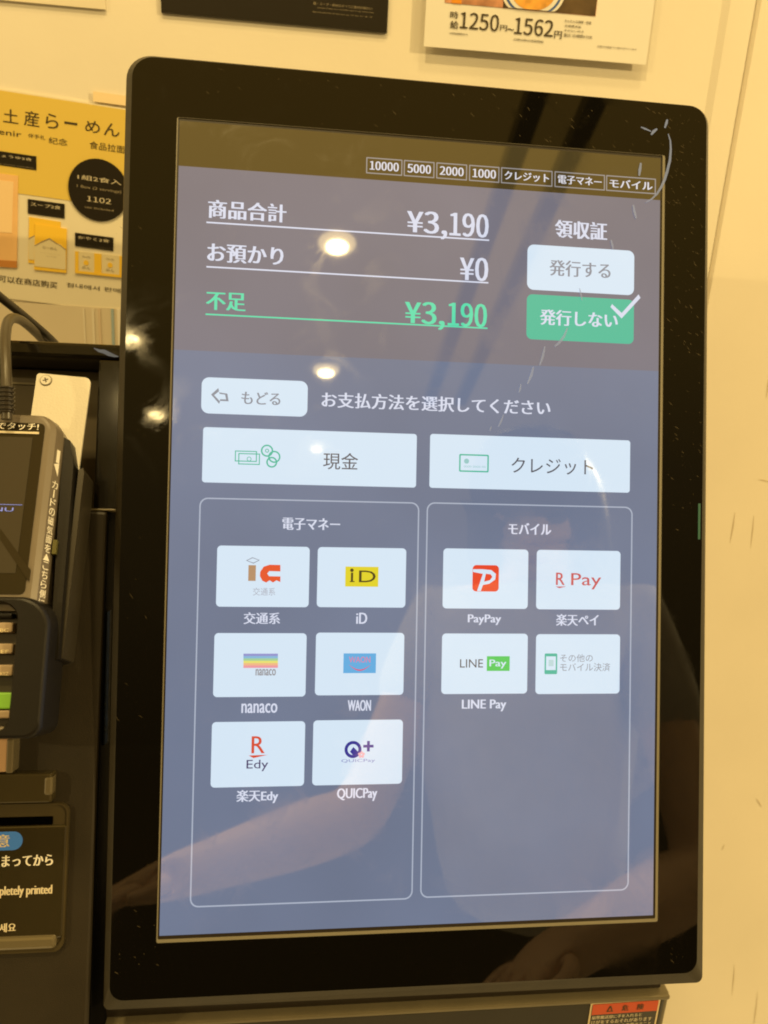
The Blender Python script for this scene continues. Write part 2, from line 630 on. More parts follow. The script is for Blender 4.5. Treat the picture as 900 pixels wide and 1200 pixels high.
b.build('subtitle_lettering', S4.root, fr.M)
b = MB()
S4.put(b, '可以在商店购买', (-2, 322), (67, 338.5), .0023, INK, .012)
S4.put(b, '점내에서', (78, 331), (116.5, 341), .0023, INK, .012)
S4.put(b, '판매중', (122, 336), (152, 345), .0023, INK, .012)
b.build('footer_lettering', S4.root, fr.M)
for tl, br, t1, t2 in (((-10, 175.5), (42.6, 199.5), 'しょうゆ2食', 'Soy sauce noodles'), ((32.5, 233), (75.5, 256), 'スープ2食', 'Soup only'), ((88, 272.5), (132.5, 294), 'かやく2食', 'Noodle topping')):
    p = S4.rect('caption_plate', tl, br, .002, .0028, INK_BLACK)
    b = MB()
    dx, dy = br[0] - tl[0], br[1] - tl[1]
    S4.put(b, t1, (tl[0] + dx * .08, tl[1] + dy * .16), (tl[0] + dx * .9, tl[1] + dy * .56), .0030, INK_PALE)
    S4.put(b, t2, (tl[0] + dx * .06, tl[1] + dy * .66), (tl[0] + dx * .94, tl[1] + dy * .88), .0030, INK_GREY)
    b.build('lettering', p, fr.M)
c = S4.f.at(115.5, 223, .0032)
r = (S4.f.at(150.5, 223, .0032) - c).length
b = MB()
b.prism(circle(c.x, c.y, r, n=48), .002, .0034, INK_BLACK)
p = b.build('round_badge', S4.root, fr.M)
b = MB()
for txt, tl, br, m in (('1組2食入', (91, 204), (142, 217), INK_PALE), ('1 Box (2 servings)', (90, 216), (142, 227.5), INK_GREY), ('1102', (102, 229.5), (130, 239.5), INK_PALE), ('tax included', (99, 241), (133, 248), INK_GREY)):
    S4.put(b, txt, tl, br, .0036, m)
b.build('lettering', p, fr.M)
# printed packages
LEM = mat('lemon_print', (.85, .55, .05), .35)
PALEP = mat('pale_package_print', (.72, .64, .42), .4)
b = MB()
for dx, dy, z in ((-7, -8, .0026), (0, 0, .0032)):
    bl, br, tr, tl = [S4.f.at(x + dx, y + dy, z) for x, y in ((40, 316), (77.5, 320), (78, 268), (41, 262))]
    b.prism([p_[:2] for p_ in (bl, br, tr, tl)], .002, z, LEM)
    L = [S4.f.at(x + dx, y + dy, z + .0002) for x, y in ((40.5, 312), (77, 316), (77, 292.5), (70, 286), (66, 285), (58, 279.5), (53, 282), (48, 283.5), (40.5, 287))]
    b.prism([p_[:2] for p_ in L], z, z + .0003, PALEP)
    W = [S4.f.at(x + dx, y + dy, z + .0004) for x, y in ((77, 293.5), (70, 287), (66, 286), (58, 280.5), (48, 284.5), (40.5, 288.5), (40.5, 287.5), (48, 283.2), (58, 279), (66, 284.6), (77, 292))]
    b.prism([p_[:2] for p_ in W], z + .0003, z + .0005, INK_GREY)
    if dx == 0:
        S4.put(b, 'らーめん', (50, 288), (67, 293.5), z + .0006, INK_GREY)
        S4.put(b, 'souvenir noodles with soup', (47, 295.5), (71, 299), z + .0006, INK_GREY)
        S4.put(b, 'two servings', (54, 299.5), (66, 302), z + .0006, INK_GREY)
b.build('bag_print', S4.root, fr.M)
b = MB()
z = .003
bl, br, tr, tl = [S4.f.at(x, y, z) for x, y in ((88, 320), (160, 327), (160, 302), (88, 294))]
b.prism([p_[:2] for p_ in (bl, br, tr, tl)], .002, z, PALEP)
for xa, xb in ((88, 92), (110.5, 119), (140, 150)):
    q = [S4.f.at(x, y, z) for x, y in ((xa, 318 + (xa - 88) * .09), (xb, 318 + (xb - 88) * .09), (xb, 294.5 + (xb - 88) * .1), (xa, 294.5 + (xa - 88) * .1))]
    b.prism([p_[:2] for p_ in q], z, z + .0003, LEM)
q = [S4.f.at(x, y, z) for x, y in ((88, 320), (160, 327), (160, 324), (88, 317))]
b.prism([p_[:2] for p_ in q], z + .0003, z + .0006, LEM)
for cx in (101, 129):
    g = S4.f.at(cx, 308 + (cx - 101) * .1, z)
    b.prism(circle(g.x, g.y, .0022), z, z + .0003, LEM)
    S4.put(b, 'めん', (cx - 5, 311.5 + (cx - 101) * .1), (cx + 5, 316 + (cx - 101) * .1), z + .0005, INK_GREY)
    S4.put(b, '和風', (cx - 5, 299.5 + (cx - 101) * .1), (cx + 5, 302.5 + (cx - 101) * .1), z + .0005, INK_GREY)
b.build('box_print', S4.root, fr.M)
b = MB()
q = [S4.f.at(x, y, z) for x, y in ((-40, 310), (19.5, 314), (21, 206), (-40, 198))]
b.prism([p_[:2] for p_ in q], .002, z, mat('peach_print', (.80, .50, .22), .4, var=.06, vscale=60))
q = [S4.f.at(x, y, z) for x, y in ((-40, 270), (14, 273), (16, 213), (-40, 206))]
b.prism([p_[:2] for p_ in q], z, z + .0003, mat('pale_peach_print', (.85, .62, .34), .4))
q = [S4.f.at(x, y, z) for x, y in ((-40, 310), (19.5, 314), (20, 306), (-40, 302))]
b.prism([p_[:2] for p_ in q], z, z + .0003, mat('brown_print', (.52, .22, .05), .4))
b.build('package_print', S4.root, fr.M)

# clear tape at the poster's upper edge
fr = WALL.turned((110, 122), (147, 127))
S5 = Sheet('tape_piece', fr, 'strip of pale clear tape above the souvenir poster, beside the display', 'tape')
S5.rect('strip', (109, 107), (170, 127), .0026, .0031, mat('pale_tape', (.92, .74, .46), .2, coat=.6))

# lower paper in a sleeve
fr = WALL.turned((0, 352), (140, 361))
S6 = Sheet('paper_sleeve', fr, 'blank cream paper in a clear sleeve under the souvenir poster', 'paper')
x0, y0, x1, y1 = S6.rc((-60, 347), (190, 520), .003)
S6.rect('sheet', (-60, 349), (190, 520), .0005, .0026, mat('tan_paper', (.66, .58, .44), .35, coat=.3, var=.04, vscale=10))
for (a, e, cc) in ((97, 106, (.76, .70, .58)), (110, 114, (.74, .68, .56)), (117.5, 121, (.66, .54, .40)), (133, 135.5, (.34, .44, .48)), (137, 146, (.80, .75, .64))):
    S6.rect('fold', (a, 362), (e, 520), .0026, .0034, mat('sleeve_fold', cc, .25, coat=.5), )

# ------------------------------------------------------------------ ticket machine body behind the display
BODY = Frame(DISP.world(440, 1175, -0.045), (1, 0, 0), (0, 0, 1))
tm = thing('ticket_machine', 'dark ticket machine body under the touch display with a metal ledge', 'ticket machine', BODY.M)
bx0 = BODY.at(112, 1190).x
bx1 = BODY.at(781, 1172).x
b = MB()
top = BODY.at(500, 1181.5).y
b.box(bx0, -0.55, -.12, bx1, top - .0016, 0, mat('machine_front', (.014, .011, .006), .42, var=.15, vscale=30, bump=.05, bscale=900), bev=.003)
b.build('body', tm, BODY.M)
b = MB()
LEDGE = mat('ledge_metal', (.17, .145, .09), .38, metal=.2, var=.06, vscale=40)
b.box(bx0 + .001, top - .0012, -.10, bx1 + .0005, top + .0024, .003, LEDGE, bev=.0011)
b.box(bx0 + .004, top + .0028, -.10, bx1 - .004, top + .010, -.003, DARK, bev=.0012)
b.build('ledge', tm, BODY.M)
b = MB()
b.box(bx1 - .004, -.55, -.11, bx1 + .0035, top - .0018, -.003, LEDGE, bev=.0015)
b.build('side_trim', tm, BODY.M)
fw = BODY.turned((692.5, 1174.5), (774, 1169))
def brc(fr, tl, br, z=0):
    a, c = fr.at(*tl, z), fr.at(*br, z)
    return min(a.x, c.x), min(a.y, c.y), max(a.x, c.x), max(a.y, c.y)
x1 = fw.at(774, 1169).x
b = MB()
b.prism(rrect(0, -.06, x1, 0, .002), -.0002, .0006, mat('sticker_edge', (.70, .58, .36), .4))
b.prism(rrect(.0013, -.0587, x1 - .0013, -.0013, .001), .0006, .0008, INK_BLACK)
st = b.build('warning_sticker', tm, fw.M)
b = MB()
rb = -.0108
b.prism([(.0014, rb), (x1 - .0014, rb), (x1 - .0014, -.0014), (.0014, -.0014)], .0008, .0010, RED)
for k, ch in enumerate(('▲', '危', '険')):
    cx = x1 * (.28 + .22 * k)
    b.text(ch if k else 'Δ', cx - .0024, rb + .0022, cx + .0024, -.0032, .0012, INK, .03)
b.text('紙幣搬送部に手を入れると', .002, rb - .0042, x1 * .76, rb - .0010, .0010, INK_PALE, .02)
b.text('けがをするおそれがあります', .002, rb - .0088, x1 * .92, rb - .0052, .0010, INK_PALE, .02)
b.text('電源を切ってから作業すること', .002, rb - .0134, x1 * .92, rb - .0098, .0010, INK_PALE, .02)
b.build('lettering', st, fw.M)

# ------------------------------------------------------------------ touch display
dm = thing('touch_display', 'large black touch display tilted back, showing payment choices', 'display', DISP.M)


def D(px, py, z=0.0):
    return DISP.at(px, py, z)


def DR(tl, br, z=0.0):
    a, c = D(*tl, z), D(*br, z)
    return min(a.x, c.x), min(a.y, c.y), max(a.x, c.x), max(a.y, c.y)


gq = [D(128.5, 1172), D(815.5, 1138.5), D(827.3, 127), D(156, 66)]
glass = rquad(gq, (.0085, .0085, .012, .013), 8)
oq = [D(120.5, 1184.5, -.004), D(823.8, 1152, -.004), D(831, 125.0, -.004), D(148.2, 62, -.004)]
outer = rquad(oq, (.0035, .0045, .0135, .0155), 8)
def inset(L, d):
    cx = sum(p[0] for p in L) / len(L)
    cy = sum(p[1] for p in L) / len(L)
    return [(p[0] - d * (1 if p[0] > cx else -1), p[1] - d * (1 if p[1] > cy else -1)) for p in L]
b = MB()
b.loft([[(x, y, -.034) for x, y in inset(outer, .004)], [(x, y, -.032) for x, y in outer], [(x, y, -.0052) for x, y in outer], [(x, y, -.0040) for x, y in inset(outer, .0004)],
        [(x, y, -.0006) for x, y in inset(glass, -.0006)], [(x, y, -.0002) for x, y in glass]], RIM)
b.build('housing', dm, DISP.M)
# glass front as a ring round the picture window
wq = [D(184.3, 1103.6), D(770.4, 1079.8), D(778.6, 183.2), D(206.8, 137)]
wx0 = (wq[0].x + wq[3].x) / 2
wx1 = (wq[1].x + wq[2].x) / 2
wy0 = (wq[0].y + wq[1].y) / 2
wy1 = (wq[2].y + wq[3].y) / 2
b = MB()
win = rrect(wx0, wy0, wx1, wy1, .0012, 8)
b.ring(glass, win, .0, .0012, GLOSS)
b.build('glass_border', dm, DISP.M)
b = MB()
b.ring(win, rrect(wx0 + .0007, wy0 + .0018, wx1 - .0017, wy1 - .0003, .0008, 8), 0, .0009, GOLD)
b.build('window_edge', dm, DISP.M)
b = MB()
b.prism([(wx0 + .0008, wy0 + .001), (wx1 - .001, wy0 + .001), (wx1 - .001, wy1 - .0004), (wx0 + .0008, wy1 - .0004)], -.0001, .0003, DARK)
b.build('gasket', dm, DISP.M)
# the picture
iq = [D(189.8, 1095.7), D(766.3, 1072.3), D(772.2, 186.5), D(208, 141)]
ix0 = (iq[0].x + iq[3].x) / 2
ix1 = (iq[1].x + iq[2].x) / 2
iy0 = (iq[0].y + iq[1].y) / 2
iy1 = (iq[2].y + iq[3].y) / 2
ZS = .0005
hb0 = (D(206, 410).y + D(770, 435).y) / 2
hb1 = (D(210, 194).y + D(771, 235.5).y) / 2
LCD = lit((114, 125, 151), 1.0, .012, .09)
HEAD = lit((120, 118, 132), 1.0, .012, .09)
BAND = lit((74, 60, 28), 1.0, .010, .06)  # brown glow paints the room light mirrored by the dark strip
b = MB()
b.prism([(ix0, iy0), (ix1, iy0), (ix1, hb0), (ix0, hb0)], .0003, ZS, LCD)
scr = b.build('screen', dm, DISP.M)
b = MB()
b.prism([(ix0, hb0), (ix1, hb0), (ix1, hb1), (ix0, hb1)], .0003, ZS, HEAD)
head = b.build('summary_field', dm, DISP.M)
b = MB()
b.prism([(ix0, hb1), (ix1, hb1), (ix1, iy1), (ix0, iy1)], .0003, ZS, BAND)
band = b.build('status_strip', dm, DISP.M)

Z1, Z2, Z3, Z4 = ZS + .00008, ZS + .00014, ZS + .00020, ZS + .00026
WHITE = lit((219, 238, 255), 1.0)
TXT = lit((222, 228, 248), 1.0)
GREEN = lit((86, 230, 182), 1.0)
GTILE = lit((64, 192, 160), 1.0)
GREYT = lit((140, 146, 160), 1.0)
DKT = lit((84, 84, 96), 1.0)
LINE = lit((176, 186, 206), 1.0)
TEAL = lit((70, 190, 160), 1.0)
REDU = lit((226, 60, 40), 1.0)


def ui_text(b, body, tl, br, z, m, bold=.024):
    x0, y0, x1, y1 = DR(tl, br, z)
    b.text(body, x0, y0, x1, y1, z, m, bold)


# status boxes
row = [((429.2, 184), (471.2, 206), '10000'), ((473.2, 188), (508.8, 209.6), '5000'), ((511.2, 190.8), (547, 212.8), '2000'), ((549.6, 193.2), (584.8, 215), '1000'),
       ((587, 196.4), (647, 218.8), 'クレジット'), ((649.6, 201.2), (708.4, 223.6), '電子マネー'), ((710, 206), (768, 228.4), 'モバイル')]
yt = sum(D(*r_[0]).y for r_ in row) / 7
yb_ = sum(D(*r_[1]).y for r_ in row) / 7
BOXL = lit((150, 146, 146), 1.0)
BOXT = lit((226, 226, 236), 1.0)
for tl, br, t in row:
    x0, _, x1, _ = DR(tl, br)
    b = MB()
    e = .0007
    b.ring(rrect(x0, yb_, x1, yt, .0003, 2), rrect(x0 + e, yb_ + e, x1 - e, yt - e, .0002, 2), ZS, Z1, BOXL)
    f_ = b.build('status_box', dm, DISP.M)
    b = MB()
    hgt = yt - yb_
    b.text(t, x0 + .0022, yb_ + hgt * .24, x1 - .0022, yt - hgt * .22, Z2, BOXT, .035)
    b.build('lettering', f_, DISP.M)

# summary rows
for body, tl, br, m in (('商品合計', (244, 233.5), (335.5, 261), TXT), ('お預かり', (243, 285), (332, 311.5), TXT), ('不足', (241.6, 341.5), (288, 365), GREEN),
                        ('領収証', (650.5, 257), (711.5, 282), TXT)):
    b = MB()
    ui_text(b, body, tl, br, Z2, m, .036)
    b.build('row_lettering', head, DISP.M)
for body, tl, br, m in (('¥3,', (477, 246), (524, 281), TXT), ('190', (527, 248.5), (572.5, 279), TXT), ('¥0', (539, 300.5), (572, 330), TXT),
                        ('¥3,', (474.5, 352.5), (521, 387), GREEN), ('190', (525, 354), (570.5, 384), GREEN)):
    if body[0] == '¥':
        b = MB()
    ui_text(b, body, tl, br, Z2, m, .028)
    if body[0] != '¥' or body == '¥0':
        b.build('amount_lettering', head, DISP.M)
for (xa, ya), (xb, yb2), m in (((242, 260), (573, 282.6), TXT), ((242, 311.8), (572, 332.6), TXT), ((241, 367.2), (571, 386), GREEN)):
    A, B = D(xa, ya), D(xb, yb2)
    y = (A.y + B.y) / 2
    b = MB()
    b.prism([(A.x, y - .0005), (B.x, y - .0005), (B.x, y + .0004), (A.x, y + .0004)], ZS, Z1, m)
    b.build('underline', head, DISP.M)


def button(tl, br, m, r=.0025, name='button'):
    x0, y0, x1, y1 = DR(tl, br)
    b = MB()
    b.prism(rrect(x0, y0, x1, y1, r), ZS, Z1, m)
    return b.build(name, dm, DISP.M), (x0, y0, x1, y1)


def letter(par, items, bold=.024, name='lettering', z=None):
    b = MB()
    for it in items:
        ui_text(b, it[0], it[1], it[2], z or Z2, it[3], it[4] if len(it) > 4 else bold)
    return b.build(name, par, DISP.M)


p, _ = button((618, 286.5), (742.4, 346.5), WHITE, .0042)
letter(p, [('発行する', (644, 304), (715.5, 327), GREYT)])
p, _ = button((617.2, 344.8), (742, 403.6), GTILE, .0036)
tag(p, 'green button with a white check mark')
letter(p, [('発行しない', (632.8, 362), (724, 385), TXT)], .034)
b = MB()
A, B, Cc = D(717.5, 358.5), D(728, 368), D(747.5, 348.5)
w = .0016
b.prism([(A.x - w * .3, A.y + w * .6), (A.x - w * .9, A.y - w * .6), (B.x, B.y - w * 1.9), (Cc.x + w * .9, Cc.y - w * .3), (Cc.x + w * .1, Cc.y + w * 1.1), (B.x, B.y + w * .3)], Z2, Z3, TXT)
b.build('check_mark', p, DISP.M)
p, _ = button((236.7, 442), (360, 488.7), WHITE, .0045)
letter(p, [('もどる', (283, 458.5), (328.5, 475), GREYT)])
b = MB()
A = [D(x, y) for x, y in ((247.5, 462.5), (256, 455), (257, 460), (266.5, 461.5), (268, 470.5), (258, 470), (257, 473.5))]
cx_ = sum(q.x for q in A) / 7
cy_ = sum(q.y for q in A) / 7
b.ring([(q.x, q.y) for q in A], [(cx_ + (q.x - cx_) * .68, cy_ + (q.y - cy_) * .62) for q in A], Z1, Z2, GREYT)
b.build('arrow_icon', p, DISP.M)
letter(scr, [('お支払方法を選択してください', (377, 459), (645, 487), TXT)], .030, 'prompt_lettering')

p, _ = button((238.3, 500.5), (487.3, 571.5), WHITE, .0018)
letter(p, [('現金', (379, 530), (419.5, 551), DKT)], .004)
b = MB()
def sring(b, cx, cy, r, e, z0, z1, m):
    b.ring(circle(cx, cy, r), circle(cx, cy, r - e), z0, z1, m)
for tl, br in (((275.5, 528), (301, 541.5)), ((279.5, 531), (304.5, 545))):
    x0, y0, x1, y1 = DR(tl, br)
    b.ring([(x0, y0), (x1, y0), (x1, y1), (x0, y1)], [(x0 + .0006, y0 + .0006), (x1 - .0006, y0 + .0006), (x1 - .0006, y1 - .0006), (x0 + .0006, y1 - .0006)], Z1, Z2 if tl[0] < 278 else Z3, TEAL)
q = D(292, 538)
sring(b, q.x, q.y, .0014, .0004, Z1, Z2, TEAL)
for cx, cy, r in ((313, 528.3, .0037), (321.5, 535.5, .0037), (318.5, 541.8, .0033)):
    q = D(cx, cy)
    sring(b, q.x, q.y, r, .0009, Z1, Z2 + .00002 * cx / 100, TEAL)
q = D(313, 528.3)
sring(b, q.x, q.y, .0012, .0005, Z1, Z2, TEAL)
b.build('cash_icon', p, DISP.M)
p, _ = button((504, 508.5), (737.5, 577.5), WHITE, .0018)
letter(p, [('クレジット', (599.5, 536), (695, 557), DKT)], .002)
b = MB()
x0, y0, x1, y1 = DR((538, 532), (572.3, 553.8))
b.ring(rrect(x0, y0, x1, y1, .0008), rrect(x0 + .0009, y0 + .0009, x1 - .0009, y1 - .0009, .0004), Z1, Z2, TEAL)
q = D(546.5, 540.5)
b.prism(circle(q.x, q.y, .0016), Z1, Z2, lit((150, 205, 205), 1.0))
b.text('0000 0000 00', x0 + .003, y0 + .0028, x1 - .002, y0 + .004, Z2, lit((150, 205, 205), 1.0))
b.build('card_icon', p, DISP.M)

# the two outlined fields
for tl, br, tt in (((234, 583), (483.3, 1053.3), ('電子マネー', (331, 606.5), (398.5, 622))), ((500, 588.5), (736.2, 1042.8), ('モバイル', (595.7, 612.5), (646, 627)))):
    x0, y0, x1, y1 = DR(tl, br)
    b = MB()
    e = .0008
    b.ring(rrect(x0, y0, x1, y1, .005), rrect(x0 + e, y0 + e, x1 - e, y1 - e, .0043), ZS, Z1, LINE)
    p = b.build('field_outline', dm, DISP.M)
    letter(p, [(tt[0], tt[1], tt[2], TXT)], .036, 'heading_lettering')

tiles = {}
for key, tl, br in (('ic', (254.8, 639.2), (361.6, 711.5)), ('id', (372.5, 641), (474.8, 712)), ('na', (251.5, 741.7), (357.9, 816)), ('wa', (370.4, 741.2), (472.5, 814)),
                    ('ed', (248.6, 846), (356.2, 920.5)), ('qp', (367.3, 844), (470.8, 918)), ('pp', (519.5, 642.5), (618, 713.5)), ('rp', (628.8, 644.2), (726, 714.5)),
                    ('lp', (518, 742.2), (617.3, 812.5)), ('ot', (628, 743), (725.5, 812.5))):
    tiles[key] = button(tl, br, WHITE, .0024, 'payment_tile')[0]
for key, t, tl, br in (('ic', '交通系', (285.6, 717.5), (328.2, 731.5)), ('id', 'iD', (417.5, 718), (430.3, 731)), ('na', 'nanaco', (283, 824.5), (325, 835.3)), ('wa', 'WAON', (407.6, 820.4), (434.7, 833)),
                       ('ed', '楽天Edy', (277.2, 926), (326, 941)), ('qp', 'QUICPay', (395, 924), (442, 938.5)), ('pp', 'PayPay', (548.3, 720), (587.3, 732.5)), ('rp', '楽天ペイ', (651.7, 719.5), (701.5, 733.5)),
                       ('lp', 'LINE Pay', (541.3, 820), (593.3, 833.5))):
    letter(tiles[key], [(t, tl, br, TXT)], .030, 'caption_lettering', Z1)


def poly(b, pts, m, z0=Z1, z1=Z2):
    q = [D(*p_) for p_ in pts]
    b.prism([(v.x, v.y) for v in q][::-1], z0, z1, m)


def uirect(b, tl, br, m, z0=Z1, z1=Z2, r=0.0):
    x0, y0, x1, y1 = DR(tl, br)
    b.prism(rrect(x0, y0, x1, y1, r) if r else [(x0, y0), (x1, y0), (x1, y1), (x0, y1)], z0, z1, m)


# transport card mark
b = MB()
uirect(b, (291.3, 662.2), (299.6, 680.7), lit((186, 146, 110), 1.0))
q = [D(x, y) for x, y in ((288.3, 656.8), (296, 653), (304.6, 656.4), (297, 660.4))]
cx, cy = sum(v.x for v in q) / 4, sum(v.y for v in q) / 4
b.ring([(v.x, v.y) for v in q][::-1], [(cx + (v.x - cx) * .8, cy + (v.y - cy) * .72) for v in q][::-1], Z1, Z2, GREYT)
ORG_ = lit((236, 84, 44), 1.0)
poly(b, [(328.6, 662), (316, 661.7), (309, 664), (305, 670), (304.6, 675), (307.5, 680.5), (312, 682.6), (316, 680), (320, 682.6), (324, 680), (328.6, 682)], ORG_)
poly(b, [(328.8, 669.6), (315.5, 669.2), (313.2, 672.2), (315.5, 675.2), (328.8, 675.4)], WHITE, Z2, Z3)
ui_text(b, '交通系', (296.5, 688.6), (322.5, 698), Z2, lit((176, 180, 194), 1.0), .0)
b.build('logo', tiles['ic'], DISP.M)
# yellow mark
b = MB()
uirect(b, (404.8, 663.8), (443, 687.6), lit((232, 216, 40), 1.0))
INKU = lit((70, 58, 22), 1.0)
uirect(b, (411.2, 671), (413.6, 681.6), INKU, Z2, Z3)
uirect(b, (409.8, 680.8), (415.4, 682), INKU, Z2, Z4)
q = D(412.3, 668.2)
b.prism(circle(q.x, q.y, .0011), Z2, Z3, INKU)
ui_text(b, 'D', (421, 668.5), (440, 682.5), Z3, INKU, -.012)
b.build('logo', tiles['id'], DISP.M)
# rainbow mark
b = MB()
cols = ((150, 152, 214), (140, 190, 226), (168, 214, 160), (238, 232, 120), (248, 190, 140), (244, 158, 168))
for k, c in enumerate(cols):
    h = (782.4 - 765.8) / 6
    uirect(b, (285.4, 765.8 + h * k), (325.7, 765.8 + h * (k + 1)), lit(c, 1.0), Z1, Z2 + .000004 * k)
ui_text(b, 'nanaco', (299.6, 784), (323.2, 791.6), Z2, lit((150, 146, 150), 1.0), .03)
b.build('logo', tiles['na'], DISP.M)
# sky blue mark
b = MB()
uirect(b, (402.6, 765.5), (440.2, 788.5), lit((98, 178, 232), 1.0))
ui_text(b, 'WAON', (409, 769.5), (434, 776.5), Z3, lit((224, 130, 170), 1.0), .01)
arc = [(408.5 + 26 * t, 778.5 + 7.5 * math.sin(math.pi * t)) for t in [k / 14 for k in range(15)]]
poly(b, arc + [(x, y - 1.6 * math.sin(math.pi * (k / 14)) - .1) for k, (x, y) in list(enumerate(arc))[::-1]], lit((222, 92, 130), 1.0), Z2, Z3)
b.build('logo', tiles['wa'], DISP.M)
# red R over dark lettering
b = MB()
ui_text(b, 'R', (295, 862.8), (310.2, 882.6), Z2, lit((222, 78, 52), 1.0), .012)
poly(b, [(291.5, 885), (313.6, 884.2), (297, 888)], lit((222, 78, 52), 1.0))
ui_text(b, 'Edy', (289, 890.6), (314.2, 903.6), Z2, lit((74, 62, 110), 1.0), .004)
b.build('logo', tiles['ed'], DISP.M)
# navy Q mark
b = MB()
NAVY = lit((36, 42, 150), 1.0)
q = D(413.6, 878)
sring(b, q.x, q.y, .0052, .0019, Z1, Z2, NAVY)
poly(b, [(414, 875), (420, 881), (415.5, 887), (410, 880.5)], NAVY, Z2, Z3)
uirect(b, (425.6, 872.6), (437.6, 875.6), NAVY, Z1, Z2)
uirect(b, (430.1, 868), (433.1, 880.2), NAVY, Z1, Z3)
q = D(423.5, 884)
for k in range(5):
    a = math.radians(90 + 72 * k)
    b.prism(circle(q.x + .0013 * math.cos(a), q.y + .0013 * math.sin(a), .0009, n=12), Z1, Z2 + .000005 * k, lit((244, 186, 196), 1.0))
ui_text(b, 'QUICPay', (400, 889.8), (439.5, 893.8), Z2, lit((140, 150, 206), 1.0), .01)
b.build('logo', tiles['qp'], DISP.M)
# red square mark
b = MB()
uirect(b, (553.7, 662), (584, 693.2), lit((238, 68, 40), 1.0), r=.0024)
poly(b, [(565, 667), (575.5, 668), (580.8, 672.5), (580, 679), (573, 684), (565.6, 685.4), (563, 692.6), (558.8, 692.4), (565.6, 672.4), (554, 670.2), (554, 667)], WHITE, Z2, Z3)
poly(b, [(569, 672.2), (574.8, 673), (576.6, 676), (573.8, 679.8), (567, 681.6)], lit((238, 68, 40), 1.0), Z3, Z4)
b.build('logo', tiles['pp'], DISP.M)
# red R and word
b = MB()
RP = lit((206, 88, 92), 1.0)
ui_text(b, 'R', (651.6, 671), (661.8, 685.6), Z2, RP, .02)
poly(b, [(650.6, 687.2), (663.4, 687.2), (655, 689.2)], RP)
ui_text(b, 'Pay', (669.4, 671.6), (704.4, 690.8), Z2, RP, .004)
b.build('logo', tiles['rp'], DISP.M)
# word and green plate
b = MB()
ui_text(b, 'LINE', (539.2, 772.6), (566, 782.2), Z2, lit((66, 66, 74), 1.0), .0)
uirect(b, (570.4, 768.8), (596.8, 786), lit((76, 206, 94), 1.0))
ui_text(b, 'Pay', (573.6, 773), (593.4, 783.4), Z3, WHITE, .025)
b.build('logo', tiles['lp'], DISP.M)
# phone mark and two lines
b = MB()
uirect(b, (638, 765.6), (652.4, 789.8), lit((60, 186, 160), 1.0), r=.0008)
uirect(b, (639.6, 769), (650.8, 785), WHITE, Z2, Z3)
uirect(b, (642.4, 773), (648.2, 780.4), lit((190, 222, 226), 1.0), Z3, Z4)
ui_text(b, 'その他の', (656.4, 766.6), (694.6, 775.6), Z2, GREYT, .0)
ui_text(b, 'モバイル決済', (656.4, 777), (715, 786.6), Z2, GREYT, .0)
b.build('logo', tiles['ot'], DISP.M)

# status light on the right border
b = MB()
x0, y0, x1, y1 = DR((818.2, 590), (820.4, 632), .0012)
gl = bpy.data.materials.new('green_glow')
gl.use_nodes = True
pb = gl.node_tree.nodes['Principled BSDF']
pb.inputs['Base Color'].default_value = (.004, .02, .01, 1)
pb.inputs['Emission Color'].default_value = (.005, .11, .035, 1)
pb.inputs['Emission Strength'].default_value = .6
b.prism(rrect(x0, y0, x1, y1, .0003), .0011, .0014, gl)
b.build('status_light', dm, DISP.M)

# pale strokes painted where the glass mirrors a bright curve, and dust
SMEAR_GLINT = mat('pale_smear_glint', (.27, .37, .85), .6)
sm = SMEAR_GLINT.node_tree.nodes['Principled BSDF']
sm.inputs['Alpha'].default_value = .42
def stroke(pts, w):
    b = MB()
    q = [D(*p_, .00125) for p_ in pts]
    L, R_ = [], []
    for i, p_ in enumerate(q):
        d = (q[min(i + 1, len(q) - 1)] - q[max(i - 1, 0)]).normalized()
        n_ = Vector((-d.y, d.x, 0)) * w * (.25 + .75 * math.sin(math.pi * min(1, max(0, (i + .35) / (len(q) - .3)))))
        L.append((p_ + n_)[:2])
        R_.append((p_ - n_)[:2])
    b.prism(L + R_[::-1], .0013, .00136, SMEAR_GLINT)
    b.build('smear_glint', dm, DISP.M)
stroke([(782, 140), (781, 144), (779, 150)], .0009)
stroke([(751, 149), (756, 151), (763, 154)], .0006)
stroke([(770, 151), (766, 154), (763, 158)], .0010)
stroke([(783, 157), (785.5, 165), (786, 175), (785, 188), (782, 200), (779, 210), (775, 219), (770, 227), (764, 233), (757, 237)], .0009)
stroke([(751, 191), (749.8, 199), (749, 206)], .0010)
stroke([(742, 240), (743.5, 248), (745.5, 256)], .0008)
stroke([(716, 281), (717.5, 287), (718.5, 292)], .0007)
stroke([(679, 338), (681, 346), (682, 352)], .0006)
stroke([(665, 384), (661, 394), (655, 402), (650, 406)], .0009)
stroke([(638.5, 406), (636, 418), (632.5, 428)], .0008)
stroke([(625, 430), (622.5, 440), (618, 450)], .0009)
stroke([(610.5, 450), (609.5, 456), (608, 460)], .0006)
stroke([(590, 486), (587, 494), (584, 500)], .0006)
stroke([(575.5, 500), (574, 505)], .0005)
DUST = mat('grey_dust', (.22, .17, .09), .7)
DUST.node_tree.nodes['Principled BSDF'].inputs['Alpha'].default_value = .34
b = MB()
k = 0
